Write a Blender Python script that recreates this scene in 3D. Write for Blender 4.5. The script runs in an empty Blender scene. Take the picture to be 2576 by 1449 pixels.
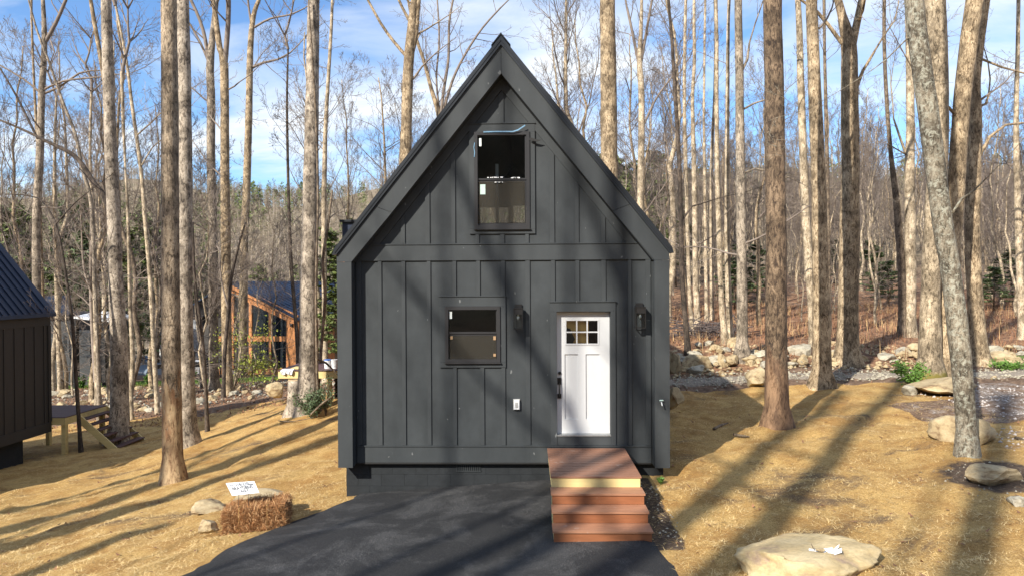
import bpy, bmesh, math, random
import numpy as np
from mathutils import Vector, Matrix, Euler, noise as mnoise

R = math.radians
rnd = random.Random(7)
sc = bpy.context.scene
COL = sc.collection

# ------------------------------------------------------------------ camera, sky, sun, exposure
CAMZ = 3.43
F = 1717.0                      # focal length in units of a 2576 px wide picture
cam_d = bpy.data.cameras.new('camera')
cam = bpy.data.objects.new('camera', cam_d)
COL.objects.link(cam)
cam_d.sensor_width = 36.0
cam_d.lens = 24.0
cam_d.clip_start = 0.1
cam_d.clip_end = 3000
CR = (Matrix.Rotation(R(1.30), 3, 'Z') @ Matrix.Rotation(R(90 - 0.42), 3, 'X') @ Matrix.Rotation(R(-0.30), 3, 'Z'))
cam.location = (0, 0, CAMZ)
cam.rotation_euler = CR.to_euler()
sc.camera = cam

SUN_AZ, SUN_EL = 37.0, 34.5     # light travels toward +x +y
sun_d = bpy.data.lights.new('sun', 'SUN')
sun_d.energy = 5.0
sun_d.angle = R(0.53)
sun_d.color = (1.0, 0.93, 0.82)
sun = bpy.data.objects.new('sun', sun_d)
COL.objects.link(sun)
sdir = Vector((math.sin(R(SUN_AZ)) * math.cos(R(SUN_EL)), math.cos(R(SUN_AZ)) * math.cos(R(SUN_EL)), -math.sin(R(SUN_EL))))
sun.rotation_euler = sdir.to_track_quat('-Z', 'Y').to_euler()
sun.location = (-20, -20, 30)

world = bpy.data.worlds.new('World')
sc.world = world
world.use_nodes = True
wn, wl = world.node_tree.nodes, world.node_tree.links
wn.clear()
w_out = wn.new('ShaderNodeOutputWorld')
w_bg = wn.new('ShaderNodeBackground')
sky = wn.new('ShaderNodeTexSky')
sky.sky_type = 'NISHITA'
sky.sun_disc = False
sky.sun_elevation = R(SUN_EL)
sky.sun_rotation = R(180 + SUN_AZ)
sky.altitude = 400
sky.air_density = 1.0
sky.dust_density = 0.6
sky.ozone_density = 1.6
w_bg.inputs['Strength'].default_value = 0.085
tc = wn.new('ShaderNodeTexCoord')
sep = wn.new('ShaderNodeSeparateXYZ')
wl.new(tc.outputs['Generated'], sep.inputs[0])
zc = wn.new('ShaderNodeMath'); zc.operation = 'MAXIMUM'; zc.inputs[1].default_value = 0.0
wl.new(sep.outputs['Z'], zc.inputs[0])
za = wn.new('ShaderNodeMath'); za.operation = 'ADD'; za.inputs[1].default_value = 0.22
wl.new(zc.outputs[0], za.inputs[0])
dx = wn.new('ShaderNodeMath'); dx.operation = 'DIVIDE'
dy = wn.new('ShaderNodeMath'); dy.operation = 'DIVIDE'
wl.new(sep.outputs['X'], dx.inputs[0]); wl.new(za.outputs[0], dx.inputs[1])
wl.new(sep.outputs['Y'], dy.inputs[0]); wl.new(za.outputs[0], dy.inputs[1])
cmb = wn.new('ShaderNodeCombineXYZ')
wl.new(dx.outputs[0], cmb.inputs[0]); wl.new(dy.outputs[0], cmb.inputs[1])
mp = wn.new('ShaderNodeMapping'); mp.inputs['Scale'].default_value = (0.62, 1.0, 1)
mp.inputs['Location'].default_value = (3.3, 1.2, 0)
wl.new(cmb.outputs[0], mp.inputs[0])
n1 = wn.new('ShaderNodeTexNoise'); n1.inputs['Scale'].default_value = 1.7; n1.inputs['Detail'].default_value = 7
n1.inputs['Roughness'].default_value = 0.58; n1.inputs['Distortion'].default_value = 0.5
wl.new(mp.outputs[0], n1.inputs['Vector'])
cr = wn.new('ShaderNodeValToRGB')
cr.color_ramp.elements[0].position = 0.42; cr.color_ramp.elements[0].color = (0, 0, 0, 1)
cr.color_ramp.elements[1].position = 0.66; cr.color_ramp.elements[1].color = (0.95, 0.95, 0.95, 1)
wl.new(n1.outputs['Fac'], cr.inputs[0])
skyc = wn.new('ShaderNodeMix'); skyc.data_type = 'RGBA'; skyc.blend_type = 'MULTIPLY'; skyc.inputs[0].default_value = 1.0
skyc.inputs[7].default_value = (1.12, 1.42, 1.72, 1)
wl.new(sky.outputs[0], skyc.inputs[6])
mixc = wn.new('ShaderNodeMix'); mixc.data_type = 'RGBA'
wl.new(cr.outputs[0], mixc.inputs[0])
wl.new(skyc.outputs[2], mixc.inputs[6])
mixc.inputs[7].default_value = (8.2, 8.6, 9.0, 1)
wl.new(mixc.outputs[2], w_bg.inputs['Color'])
wl.new(w_bg.outputs[0], w_out.inputs[0])
sc.view_settings.view_transform = 'Standard'
sc.view_settings.look = 'None'
sc.view_settings.exposure = 0.68
sc.view_settings.gamma = 1
sc.view_settings.use_curve_mapping = False
sc.cycles.max_bounces = 6
sc.cycles.transparent_max_bounces = 12
sc.render.use_persistent_data = False

# ------------------------------------------------------------------ measuring helpers
def ray(px, py):
    return CR @ Vector(((px - 1288) / F, (724.5 - py) / F, -1.0))
def at(px, py, Y):
    d = ray(px, py)
    return Vector((0, 0, CAMZ)) + d * (Y / d.y)
def atplane(px, py, P, n):
    d = ray(px, py); o = Vector((0, 0, CAMZ))
    return o + d * ((P - o).dot(n) / d.dot(n))
def rect(x0, y0, x1, y1, Y):
    ym, xm = (y0 + y1) / 2, (x0 + x1) / 2
    return (at(x0, ym, Y).x, at(x1, ym, Y).x, at(xm, y1, Y).z, at(xm, y0, Y).z)   # xa, xb, za, zb

# ------------------------------------------------------------------ terrain
TP = np.array([
 (0,0,0),(0,-20,.2),(-15,-20,-1.2),(15,-20,1.2),(-10,0,-1.0),(10,0,.7),(0,6,0),(-2,8,-.02),(1.8,8,.02),(3.3,8.1,.12),(1.7,9.3,.03),(2.1,11.6,.17),(0,11.6,.02),
 (-3.1,11.5,-.22),(-3.6,9.9,-.17),(-4.3,8.3,-.18),(-6,8,-.5),(-8,10.3,-.9),(-7.9,15.2,-1.0),(-5.3,13,-.5),(-5.0,17,-.45),
 (-11.2,18.4,-1.5),(-14,20,-1.75),(-13.3,22.5,-1.85),(-9.8,19.5,-1.2),(-7.2,21,-.5),(-6.0,21,-.25),(-4,22,-.1),(0,22,.3),(4,18,.5),(-12,12,-1.35),(-16,14,-1.7),(-22,20,-2.2),
 (5.2,15.2,.44),(2.8,14,.32),(6.5,18.5,.7),(10,18.5,.78),(14,18.5,.9),(6,20.5,.75),(12,20.5,.9),(7,10.8,.55),(9,11,.75),(12,12,.9),(20,18,1.1),(5,11,.32),
 (6,23,1.15),(12,23,1.2),(18,24,1.25),(8,30,1.2),(18,30,1.3),(28,30,1.4),(10,45,1.7),(25,45,1.9),(15,60,3),(35,60,3.2),(0,35,.6),(0,55,1.2),
 (-9.5,28,-1.2),(-14,28,-1.8),(-12,36,-2.0),(-20,38,-2.6),(-28,42,-3.1),(-16,46,-2.9),(-22,52,-3.6),(-10,52,-2.6),(-35,60,-4.6),(-30,80,-6.5),(-55,85,-7.5),(-10,75,-4),(10,90,6),(60,70,4),(-45,30,-3.5),(-75,70,-6.5)], float)
def _U(r2):
    r2 = np.maximum(r2, 1e-9)
    return np.sqrt(r2 + 4.0)          # smooth (multiquadric)
_n = len(TP)
_D = ((TP[:, None, 0] - TP[None, :, 0])**2 + (TP[:, None, 1] - TP[None, :, 1])**2)
_A = np.zeros((_n + 3, _n + 3)); _A[:_n, :_n] = _U(_D) - np.eye(_n) * 0.02
_A[:_n, _n] = 1; _A[:_n, _n+1:] = TP[:, :2]; _A[_n:, :_n] = _A[:_n, _n:].T
_W = np.linalg.solve(_A, np.concatenate([TP[:, 2], [0, 0, 0]]))
def sstep(a, b, x):
    t = np.clip((x - a) / (b - a), 0, 1); return t * t * (3 - 2 * t)
def H(x, y):
    x = np.atleast_1d(np.asarray(x, float)); y = np.atleast_1d(np.asarray(y, float))
    xx = np.clip(x, -75, 60); yy = np.clip(y, -22, 92)
    z = np.full(x.shape, _W[_n]) + _W[_n+1] * xx + _W[_n+2] * yy
    for i in range(_n):
        z += _W[i] * _U((xx - TP[i, 0])**2 + (yy - TP[i, 1])**2)
    left = 1 - sstep(-.25, .05, x / np.maximum(y, 20))
    base = -8.5 * left + 5.0 * (1 - left)
    y0 = 125 * left + 60 * (1 - left)
    t = np.clip((y - y0) / (430 - y0), 0, 1.0)
    crest = (66 + 7 * np.sin(x / 70 + 1.0) + 3 * np.sin(x / 23)) * (left + .72 * (1 - left))
    far = base + (crest - base) * t**1.05 + 2.5 * np.sin(x / 31 + y / 47) * t * 3
    far = np.where(y > 430, far - (y - 430) * .35, far)
    w = sstep(62, 115, y)
    back = sstep(-32, -150, y) * (58 + 6 * np.sin(x / 25))      # unseen wooded slope added behind the viewer to block low sky light
    return z * (1 - w) + far * w + back
def h(x, y):
    return float(H(x, y)[0])
def ground(px, py):
    d = ray(px, py); o = Vector((0, 0, CAMZ)); lo = None
    s = 4.0
    while s < 300:
        p = o + d * s
        if p.z < h(p.x, p.y):
            a, b = s - max(.4, s * .02), s
            for _ in range(12):
                m = (a + b) / 2; p = o + d * m
                if p.z < h(p.x, p.y): b = m
                else: a = m
            return o + d * b
        s += max(.4, s * .02)
    return o + d * s

# ------------------------------------------------------------------ mesh helpers
OFF = {}
class MB:
    def __init__(s): s.v = []; s.f = []
    def add(s, vs, fs):
        n = len(s.v); s.v.extend([tuple(p) for p in vs]); s.f.extend([tuple(i + n for i in f) for f in fs])
    def box(s, x0, x1, y0, y1, z0, z1):
        s.add([(x0,y0,z0),(x1,y0,z0),(x1,y1,z0),(x0,y1,z0),(x0,y0,z1),(x1,y0,z1),(x1,y1,z1),(x0,y1,z1)],
              [(0,3,2,1),(4,5,6,7),(0,1,5,4),(1,2,6,5),(2,3,7,6),(3,0,4,7)]); return s
    def ext(s, poly, d):                      # polygon of 3-D points swept along d
        n = len(poly); d = Vector(d); P = [Vector(p) for p in poly]
        s.add(P + [p + d for p in P], [tuple(range(n)), tuple(range(2*n-1, n-1, -1))] + [(i, i+n, (i+1) % n + n, (i+1) % n) for i in range(n)]); return s
    def xz(s, poly, y0, y1):                  # polygon in x,z swept in y
        return s.ext([(p[0], y0, p[1]) for p in poly], (0, y1 - y0, 0))
    def tube(s, path, radii, sides=8, cap=True):
        P = [Vector(p) for p in path]; n = len(P)
        ax = (P[-1] - P[0]).normalized() if (P[-1] - P[0]).length > 1e-6 else Vector((0, 0, 1))
        up = Vector((0, 0, 1)) if abs(ax.z) < .8 else Vector((1, 0, 0))
        vs = []; cs = [(math.cos(2*math.pi*k/sides), math.sin(2*math.pi*k/sides)) for k in range(sides)]
        for i in range(n):
            t = (P[min(i+1, n-1)] - P[max(i-1, 0)])
            if t.length < 1e-7: t = ax
            a = t.cross(up).normalized(); b = t.normalized().cross(a); r = radii[i]
            vs += [P[i] + a * (c * r) + b * (q * r) for c, q in cs]
        fs = [(i*sides+k, i*sides+(k+1) % sides, (i+1)*sides+(k+1) % sides, (i+1)*sides+k) for i in range(n-1) for k in range(sides)]
        if cap:
            fs.append(tuple(range(sides-1, -1, -1))); fs.append(tuple(range((n-1)*sides, n*sides)))
        s.add(vs, fs); return s
    def mesh(s, name, m, off=(0, 0, 0), smooth=False):
        me = bpy.data.meshes.new(name)
        o = Vector(off)
        me.from_pydata([(v[0]-o.x, v[1]-o.y, v[2]-o.z) for v in s.v], [], s.f)
        if m: me.materials.append(m)
        if smooth: me.polygons.foreach_set('use_smooth', [True] * len(me.polygons))
        return me
    def build(s, name, m, parent=None, base=None, smooth=False):
        off = OFF[parent.name] if parent else Vector(base or (0, 0, 0))
        o = bpy.data.objects.new(name, s.mesh(name, m, off, smooth)); COL.objects.link(o)
        if parent: o.parent = parent
        else: o.location = off
        OFF[o.name] = Vector(off)
        return o
def tag(o, label=None, cat=None, group=None, kind=None):
    if label: o['label'] = label
    if cat: o['category'] = cat
    if group: o['group'] = group
    if kind: o['kind'] = kind
    return o
def thing(name, label, cat, loc, group=None):
    o = bpy.data.objects.new(name, None); COL.objects.link(o); o.location = loc; o.empty_display_size = .2
    OFF[o.name] = Vector(loc)
    return tag(o, label, cat, group)
def link_mesh(name, me, parent=None, loc=(0, 0, 0), rot=(0, 0, 0), scale=(1, 1, 1)):
    o = bpy.data.objects.new(name, me); COL.objects.link(o)
    if parent: o.parent = parent
    o.location = loc; o.rotation_euler = rot; o.scale = scale
    return o
def npmesh(name, V, Fq, m, per=4):
    me = bpy.data.meshes.new(name)
    nv, nf = len(V), len(Fq)
    me.vertices.add(nv); me.vertices.foreach_set('co', np.asarray(V, np.float32).ravel())
    me.loops.add(nf * per); me.loops.foreach_set('vertex_index', np.asarray(Fq, np.int32).ravel())
    me.polygons.add(nf); me.polygons.foreach_set('loop_start', np.arange(0, nf * per, per, dtype=np.int32))
    me.update(calc_edges=True); me.materials.append(m)
    return me

# ------------------------------------------------------------------ materials
M = {}
def nodes(name):
    m = bpy.data.materials.new(name); m.use_nodes = True
    nt = m.node_tree; b = nt.nodes['Principled BSDF']; M[name] = m
    return m, nt, nt.nodes, nt.links, b
def coords(N, L, scale=(1, 1, 1), obj=True):
    t = N.new('ShaderNodeTexCoord'); mpp = N.new('ShaderNodeMapping'); mpp.inputs['Scale'].default_value = scale
    if obj:
        oi = N.new('ShaderNodeObjectInfo'); mu = N.new('ShaderNodeMath'); mu.operation = 'MULTIPLY'; mu.inputs[1].default_value = 37.0
        L.new(oi.outputs['Random'], mu.inputs[0])
        cx = N.new('ShaderNodeCombineXYZ'); L.new(mu.outputs[0], cx.inputs[0]); L.new(mu.outputs[0], cx.inputs[2])
        L.new(cx.outputs[0], mpp.inputs['Location'])
    L.new(t.outputs['Object'], mpp.inputs[0]); return mpp.outputs[0]
def noise(N, L, vec, scale, detail=5, rough=.6, dist=0):
    n = N.new('ShaderNodeTexNoise'); n.inputs['Scale'].default_value = scale; n.inputs['Detail'].default_value = detail
    n.inputs['Roughness'].default_value = rough; n.inputs['Distortion'].default_value = dist
    L.new(vec, n.inputs['Vector']); return n.outputs['Fac']
def ramp(N, L, fac, stops):
    r = N.new('ShaderNodeValToRGB'); e = r.color_ramp.elements
    while len(e) < len(stops): e.new(.5)
    for q, (p, c) in zip(e, stops):
        q.position = p; q.color = (*c, 1) if len(c) == 3 else c
    L.new(fac, r.inputs[0]); return r.outputs[0]
def mixrgb(N, L, fac, a, b, mode='MIX'):
    m = N.new('ShaderNodeMix'); m.data_type = 'RGBA'; m.blend_type = mode
    if isinstance(fac, (int, float)): m.inputs[0].default_value = fac
    else: L.new(fac, m.inputs[0])
    for i, q in ((6, a), (7, b)):
        if isinstance(q, tuple): m.inputs[i].default_value = (*q, 1)
        else: L.new(q, m.inputs[i])
    return m.outputs[2]
def bump(N, L, b, hgt, strength, dist=.02):
    k = N.new('ShaderNodeBump'); k.inputs['Strength'].default_value = strength; k.inputs['Distance'].default_value = dist
    L.new(hgt, k.inputs['Height']); L.new(k.outputs[0], b.inputs['Normal'])
def simple(name, c, rough=.6, metal=0, var=.15, scale=3.0, bmp=0, stretch=(1, 1, 1)):
    m, nt, N, L, b = nodes(name)
    v = coords(N, L, stretch); f = noise(N, L, v, scale)
    lo = tuple(x * (1 - var) for x in c); hi = tuple(min(1, x * (1 + var)) for x in c)
    L.new(ramp(N, L, f, [(.3, lo), (.7, hi)]), b.inputs['Base Color'])
    b.inputs['Roughness'].default_value = rough; b.inputs['Metallic'].default_value = metal
    if bmp: bump(N, L, b, noise(N, L, v, scale * 6), bmp)
    return m
def bark(name, dark, mid, light, vs=1.0, peel=None, lichen=None, moss=None):
    m, nt, N, L, b = nodes(name)
    v = coords(N, L, (1, 1, .34 / vs))
    v2 = coords(N, L, (1, 1, 1))
    f = noise(N, L, v, 17 * vs, 7, .72, 1.0)
    g = noise(N, L, v2, 2.2, 4, .6)
    c = ramp(N, L, f, [(.40, dark), (.47, mid), (.57, light)])
    c2 = ramp(N, L, g, [(.40, (.50, .48, .45)), (.58, (1.12, 1.1, 1.06))])
    col = mixrgb(N, L, 1.0, c, c2, 'MULTIPLY')
    c3 = ramp(N, L, noise(N, L, v2, 55, 4, .8), [(.36, (.55, .52, .48)), (.55, (1.08, 1.08, 1.06))])
    col = mixrgb(N, L, 1.0, col, c3, 'MULTIPLY')
    if lichen:
        k = ramp(N, L, noise(N, L, v2, 13, 7, .75, .5), [(.50, (0, 0, 0)), (.60, (.8, .8, .8))])
        col = mixrgb(N, L, k, col, lichen)
    if moss or peel:
        t = N.new('ShaderNodeTexCoord'); s = N.new('ShaderNodeSeparateXYZ'); L.new(t.outputs['Object'], s.inputs[0])
    if peel:
        top, pc, pc2 = peel
        a = N.new('ShaderNodeMath'); a.operation = 'MULTIPLY_ADD'; a.inputs[1].default_value = -.42 / top; a.inputs[2].default_value = .62
        L.new(s.outputs['Z'], a.inputs[0])
        q = N.new('ShaderNodeMath'); q.operation = 'ADD'; L.new(a.outputs[0], q.inputs[0])
        L.new(noise(N, L, coords(N, L, (1, 1, .3)), 4.5, 7, .75), q.inputs[1])
        k = ramp(N, L, q.outputs[0], [(.72, (0, 0, 0)), (.75, (1, 1, 1))])
        pcol = ramp(N, L, noise(N, L, coords(N, L, (1, 1, .3)), 5, 5, .6), [(.38, pc2), (.6, pc)])
        pcol = mixrgb(N, L, 1.0, pcol, ramp(N, L, noise(N, L, v, 9, 7, .8, 1.5), [(.40, (.42, .36, .32)), (.52, (1.1, 1.1, 1.1))]), 'MULTIPLY')
        col = mixrgb(N, L, k, col, pcol)
    if moss:
        a = N.new('ShaderNodeMath'); a.operation = 'MULTIPLY_ADD'; a.inputs[1].default_value = -.5; a.inputs[2].default_value = .55
        L.new(s.outputs['Z'], a.inputs[0])
        q = N.new('ShaderNodeMath'); q.operation = 'ADD'; L.new(a.outputs[0], q.inputs[0]); L.new(g, q.inputs[1])
        k = ramp(N, L, q.outputs[0], [(.85, (0, 0, 0)), (1.0, (1, 1, 1))])
        col = mixrgb(N, L, k, col, moss)
    L.new(col, b.inputs['Base Color']); b.inputs['Roughness'].default_value = .9
    bump(N, L, b, f, .9, .03)
    return m
bark('bark_tan', (.12, .085, .05), (.32, .24, .155), (.52, .42, .29))
bark('bark_grey', (.10, .085, .07), (.27, .225, .18), (.44, .38, .31))
bark('bark_furrowed', (.11, .09, .075), (.33, .28, .23), (.50, .44, .37), .7)
bark('bark_brown', (.07, .05, .035), (.17, .13, .095), (.29, .23, .17))
bark('bark_pale', (.22, .17, .115), (.45, .37, .265), (.62, .53, .41))
bark('bark_peeled', (.10, .08, .06), (.30, .235, .17), (.45, .37, .28), 1, peel=(2.3, (.52, .38, .22), (.30, .17, .09)))
bark('bark_peeled_dark', (.045, .03, .022), (.13, .09, .06), (.26, .19, .13), 1, peel=(1.5, (.27, .17, .10), (.10, .06, .038)))
bark('bark_lichen', (.08, .07, .05), (.20, .17, .13), (.33, .30, .24), 1.2, lichen=(.42, .42, .34))
bark('bark_mossy', (.14, .11, .075), (.36, .29, .20), (.55, .46, .34), 1, moss=(.17, .14, .03))
bark('bark_dark', (.03, .023, .02), (.075, .058, .046), (.13, .10, .08))
simple('twig', (.21, .17, .14), .9, var=.25)
simple('twig_pale', (.27, .22, .18), .9, var=.2)
simple('twig_dark', (.10, .08, .075), .9, var=.25)
simple('charcoal_paint', (.041, .047, .051), .62, var=.22, scale=1.6, bmp=.05)
simple('charcoal_trim', (.044, .050, .054), .6, var=.08, scale=2.0, bmp=.03)
simple('charcoal_block', (.022, .025, .028), .75, var=.15, scale=5, bmp=.2)
simple('roof_metal', (.022, .026, .032), .38, metal=.3, var=.1)
simple('roof_blue', (.018, .028, .055), .42, metal=.2, var=.12)
simple('twin_siding', (.028, .026, .025), .6, var=.1, bmp=.05)
simple('black_metal', (.012, .012, .013), .4, var=.1)
simple('frame_black', (.030, .030, .032), .35, var=.05)
simple('door_white', (.54, .55, .56), .4, var=.02)
simple('threshold', (.35, .36, .36), .4, metal=.6, var=.2, scale=20)
simple('plywood', (.85, .48, .16), .7, var=.12, scale=2, stretch=(3, 1, .3))
simple('interior', (.05, .045, .04), .9, var=.2)
simple('white_plastic', (.78, .79, .80), .35, var=.03)
simple('blue_plastic', (.05, .17, .55), .4, var=.05)
simple('tape_blue', (.14, .28, .42), .5, var=.2, scale=15)
simple('sticker_white', (.72, .78, .76), .6, var=.1)
simple('sticker_green', (.42, .55, .50), .6, var=.1)
simple('paper', (.82, .84, .86), .8, var=.05)
simple('sign_white', (.74, .76, .78), .5, var=.04)
simple('ink', (.01, .01, .01), .7, var=.05)
simple('cedar', (.46, .20, .075), .6, var=.2, scale=2, stretch=(2, 2, .5))
simple('pine_wood', (.66, .53, .24), .65, var=.12, scale=3, stretch=(.5, 4, 4), bmp=.08)
simple('tan_siding', (.35, .35, .34), .7, var=.1)
simple('grey_siding', (.30, .31, .32), .7, var=.1)
simple('dark_siding', (.045, .047, .05), .7, var=.1)
simple('car_white', (.75, .76, .78), .25, var=.02)
simple('car_blue', (.22, .27, .33), .25, var=.02)
simple('tyre', (.02, .02, .02), .8)
simple('car_glass', (.02, .025, .03), .1)
simple('bulb', (.7, .7, .68), .2)
simple('decking_dark', (.10, .055, .05), .6, var=.15)
simple('stump_wood', (.50, .36, .20), .8, var=.2, scale=6)
simple('leaf_dark', (.045, .075, .022), .6, var=.35, scale=4)
simple('leaf_hemlock', (.085, .12, .045), .6, var=.35, scale=4)
simple('leaf_yellow', (.30, .34, .05), .6, var=.35, scale=6)
simple('leaf_fir', (.085, .125, .055), .6, var=.35, scale=6)
simple('pine_green', (.115, .15, .035), .7, var=.4, scale=.8)
simple('leaf_green', (.10, .20, .03), .6, var=.3, scale=6)
simple('far_twigs', (.22, .175, .12), .95, var=.3, scale=.05)
simple('far_bark', (.36, .30, .24), .95, var=.3, scale=.05)
simple('far_pine', (.055, .075, .025), .9, var=.4, scale=.05)
simple('rust_brush', (.27, .135, .07), .9, var=.45, scale=.9)
simple('tan_brush', (.50, .33, .16), .9, var=.3, scale=.9)
simple('cardboard', (.34, .22, .12), .9)
simple('mulch_straw', (.30, .145, .055), .85, var=.45, scale=14)
simple('mulch_light', (.60, .37, .18), .85, var=.25, scale=14)
simple('straw_light', (.74, .55, .26), .8, var=.25, scale=2)
simple('straw_gold', (.52, .34, .12), .8, var=.3, scale=2)
simple('dead_leaf', (.24, .12, .06), .9, var=.4, scale=3)
simple('grass_green', (.13, .22, .03), .8, var=.3, scale=3)
for q_ in ('charcoal_paint', 'charcoal_trim', 'charcoal_block'): M[q_].node_tree.nodes['Principled BSDF'].inputs['Specular IOR Level'].default_value = .22
for q_ in ('charcoal_paint', 'charcoal_trim'):     # chalk marks and scuffs left by the builders
    nt_ = M[q_].node_tree; b_ = nt_.nodes['Principled BSDF']; src = b_.inputs['Base Color'].links[0].from_socket
    k_ = ramp(nt_.nodes, nt_.links, noise(nt_.nodes, nt_.links, coords(nt_.nodes, nt_.links, (1, 1, .6), False), 11, 2, .5), [(.735, (0, 0, 0)), (.76, (.5, .5, .5))])
    w_ = ramp(nt_.nodes, nt_.links, noise(nt_.nodes, nt_.links, coords(nt_.nodes, nt_.links, (1, 1, .35), False), .9, 6, .65), [(.35, (.82, .82, .82)), (.65, (1.22, 1.2, 1.18))])
    nt_.links.new(mixrgb(nt_.nodes, nt_.links, k_, mixrgb(nt_.nodes, nt_.links, 1.0, src, w_, 'MULTIPLY'), (.25, .26, .26)), b_.inputs['Base Color'])
simple('gravel_grey', (.25, .21, .165), .9, var=.45, scale=28, bmp=.6)
simple('snow_rubble', (.50, .46, .43), .9, var=.25, scale=12)

def brown_board(name, c):
    m, nt, N, L, b = nodes(name)
    v = coords(N, L, (.35, 3, 3)); f = noise(N, L, v, 9, 5, .6)
    col = ramp(N, L, f, [(.3, tuple(x * .85 for x in c)), (.7, tuple(x * 1.12 for x in c))])
    k = ramp(N, L, noise(N, L, coords(N, L, (1, 1, 1)), 3.3, 7, .72), [(.60, (0, 0, 0)), (.70, (.55, .55, .55))])
    L.new(mixrgb(N, L, k, col, (.52, .42, .36)), b.inputs['Base Color'])
    b.inputs['Roughness'].default_value = .55; bump(N, L, b, f, .15, .005)
brown_board('deck_brown', (.27, .135, .085))
brown_board('step_brown', (.27, .10, .042))
brown_board('tread_brown', (.34, .165, .095))

def rock_mat(name, c1, c2, c3):
    m, nt, N, L, b = nodes(name)
    v = coords(N, L, (1, 1, 1)); f = noise(N, L, v, 2.0, 7, .62, .3); g = noise(N, L, v, 14, 6, .7)
    col = ramp(N, L, f, [(.34, c3), (.46, c1), (.66, c2)])
    gr = ramp(N, L, g, [(.3, (.75, .74, .72)), (.7, (1.12, 1.12, 1.1))])
    L.new(mixrgb(N, L, 1.0, col, gr, 'MULTIPLY'), b.inputs['Base Color'])
    b.inputs['Roughness'].default_value = .85; bump(N, L, b, g, .5, .03)
rock_mat('sandstone', (.40, .31, .18), (.53, .43, .27), (.20, .13, .07))
rock_mat('sandstone_grey', (.36, .33, .26), (.50, .46, .36), (.17, .14, .10))
rock_mat('sandstone_slab', (.47, .36, .19), (.58, .47, .28), (.36, .26, .18))

# glass: clear with Fresnel reflection
m, nt, N, L, b = nodes('glass')
N.remove(b)
gl = N.new('ShaderNodeBsdfGlossy'); gl.inputs['Roughness'].default_value = .02; gl.inputs['Color'].default_value = (.9, .95, 1, 1)
tr = N.new('ShaderNodeBsdfTransparent'); tr.inputs['Color'].default_value = (.86, .90, .90, 1)
fr = N.new('ShaderNodeFresnel'); fr.inputs['IOR'].default_value = 1.33
mx = N.new('ShaderNodeMixShader'); L.new(fr.outputs[0], mx.inputs[0]); L.new(tr.outputs[0], mx.inputs[1]); L.new(gl.outputs[0], mx.inputs[2])
L.new(mx.outputs[0], N['Material Output'].inputs[0])
m, nt, N, L, b = nodes('insect_screen')
tr = N.new('ShaderNodeBsdfTransparent'); mx = N.new('ShaderNodeMixShader'); mx.inputs[0].default_value = .45
b.inputs['Base Color'].default_value = (.045, .040, .030, 1); b.inputs['Roughness'].default_value = .9
L.new(tr.outputs[0], mx.inputs[1]); L.new(b.outputs[0], mx.inputs[2]); L.new(mx.outputs[0], N['Material Output'].inputs[0])

# asphalt
m, nt, N, L, b = nodes('asphalt')
v = coords(N, L, (1, 1, 1), False); f = noise(N, L, v, 90, 3, .7); g = noise(N, L, v, .9, 6, .7, .6)
c = ramp(N, L, f, [(.35, (.009, .010, .012)), (.55, (.022, .023, .025)), (.70, (.13, .125, .12))])
c2 = ramp(N, L, g, [(.47, (.60, .60, .60)), (.60, (1.9, 1.85, 1.75))])
L.new(mixrgb(N, L, 1.0, c, c2, 'MULTIPLY'), b.inputs['Base Color']); b.inputs['Roughness'].default_value = .8
bump(N, L, b, f, .8, .012)

# ground: masks stored per vertex say what lies where (straw, gravel, lawn, soil)
m, nt, N, L, b = nodes('ground_cover')
v = coords(N, L, (1, 1, 1), False)
at_ = N.new('ShaderNodeAttribute'); at_.attribute_name = 'cover'
at2 = N.new('ShaderNodeAttribute'); at2.attribute_name = 'cover2'
sp = N.new('ShaderNodeSeparateColor'); L.new(at_.outputs['Color'], sp.inputs[0])
sp2 = N.new('ShaderNodeSeparateColor'); L.new(at2.outputs['Color'], sp2.inputs[0])
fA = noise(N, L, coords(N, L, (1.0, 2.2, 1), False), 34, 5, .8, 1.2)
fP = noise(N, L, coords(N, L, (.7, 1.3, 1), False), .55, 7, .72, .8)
fB = noise(N, L, v, 1.3, 6, .7, .4)
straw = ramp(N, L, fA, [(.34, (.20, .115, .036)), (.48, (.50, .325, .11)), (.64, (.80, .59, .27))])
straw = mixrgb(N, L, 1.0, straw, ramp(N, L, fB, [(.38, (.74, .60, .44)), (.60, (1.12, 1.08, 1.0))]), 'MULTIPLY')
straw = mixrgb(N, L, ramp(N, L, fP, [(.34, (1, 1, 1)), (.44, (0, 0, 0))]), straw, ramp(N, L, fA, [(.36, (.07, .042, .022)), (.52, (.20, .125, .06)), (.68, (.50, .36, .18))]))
litter = ramp(N, L, noise(N, L, v, 6, 6, .75), [(.35, (.075, .045, .028)), (.5, (.19, .115, .07)), (.7, (.36, .25, .16))])
rust = ramp(N, L, noise(N, L, v, 3, 7, .8), [(.38, (.08, .045, .025)), (.5, (.25, .125, .065)), (.63, (.48, .31, .17))])
soil = ramp(N, L, noise(N, L, v, 16, 6, .75), [(.35, (.035, .022, .014)), (.55, (.11, .070, .042)), (.78, (.28, .21, .15))])
gravel = ramp(N, L, noise(N, L, v, 18, 5, .8), [(.38, (.13, .09, .065)), (.5, (.30, .24, .19)), (.62, (.62, .58, .56))])
lawn = ramp(N, L, noise(N, L, v, 3, 5, .7), [(.35, (.07, .12, .02)), (.7, (.19, .28, .05))])
hill = ramp(N, L, noise(N, L, v, .16, 9, .8), [(.36, (.06, .06, .028)), (.48, (.17, .135, .08)), (.62, (.33, .26, .18))])
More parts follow.
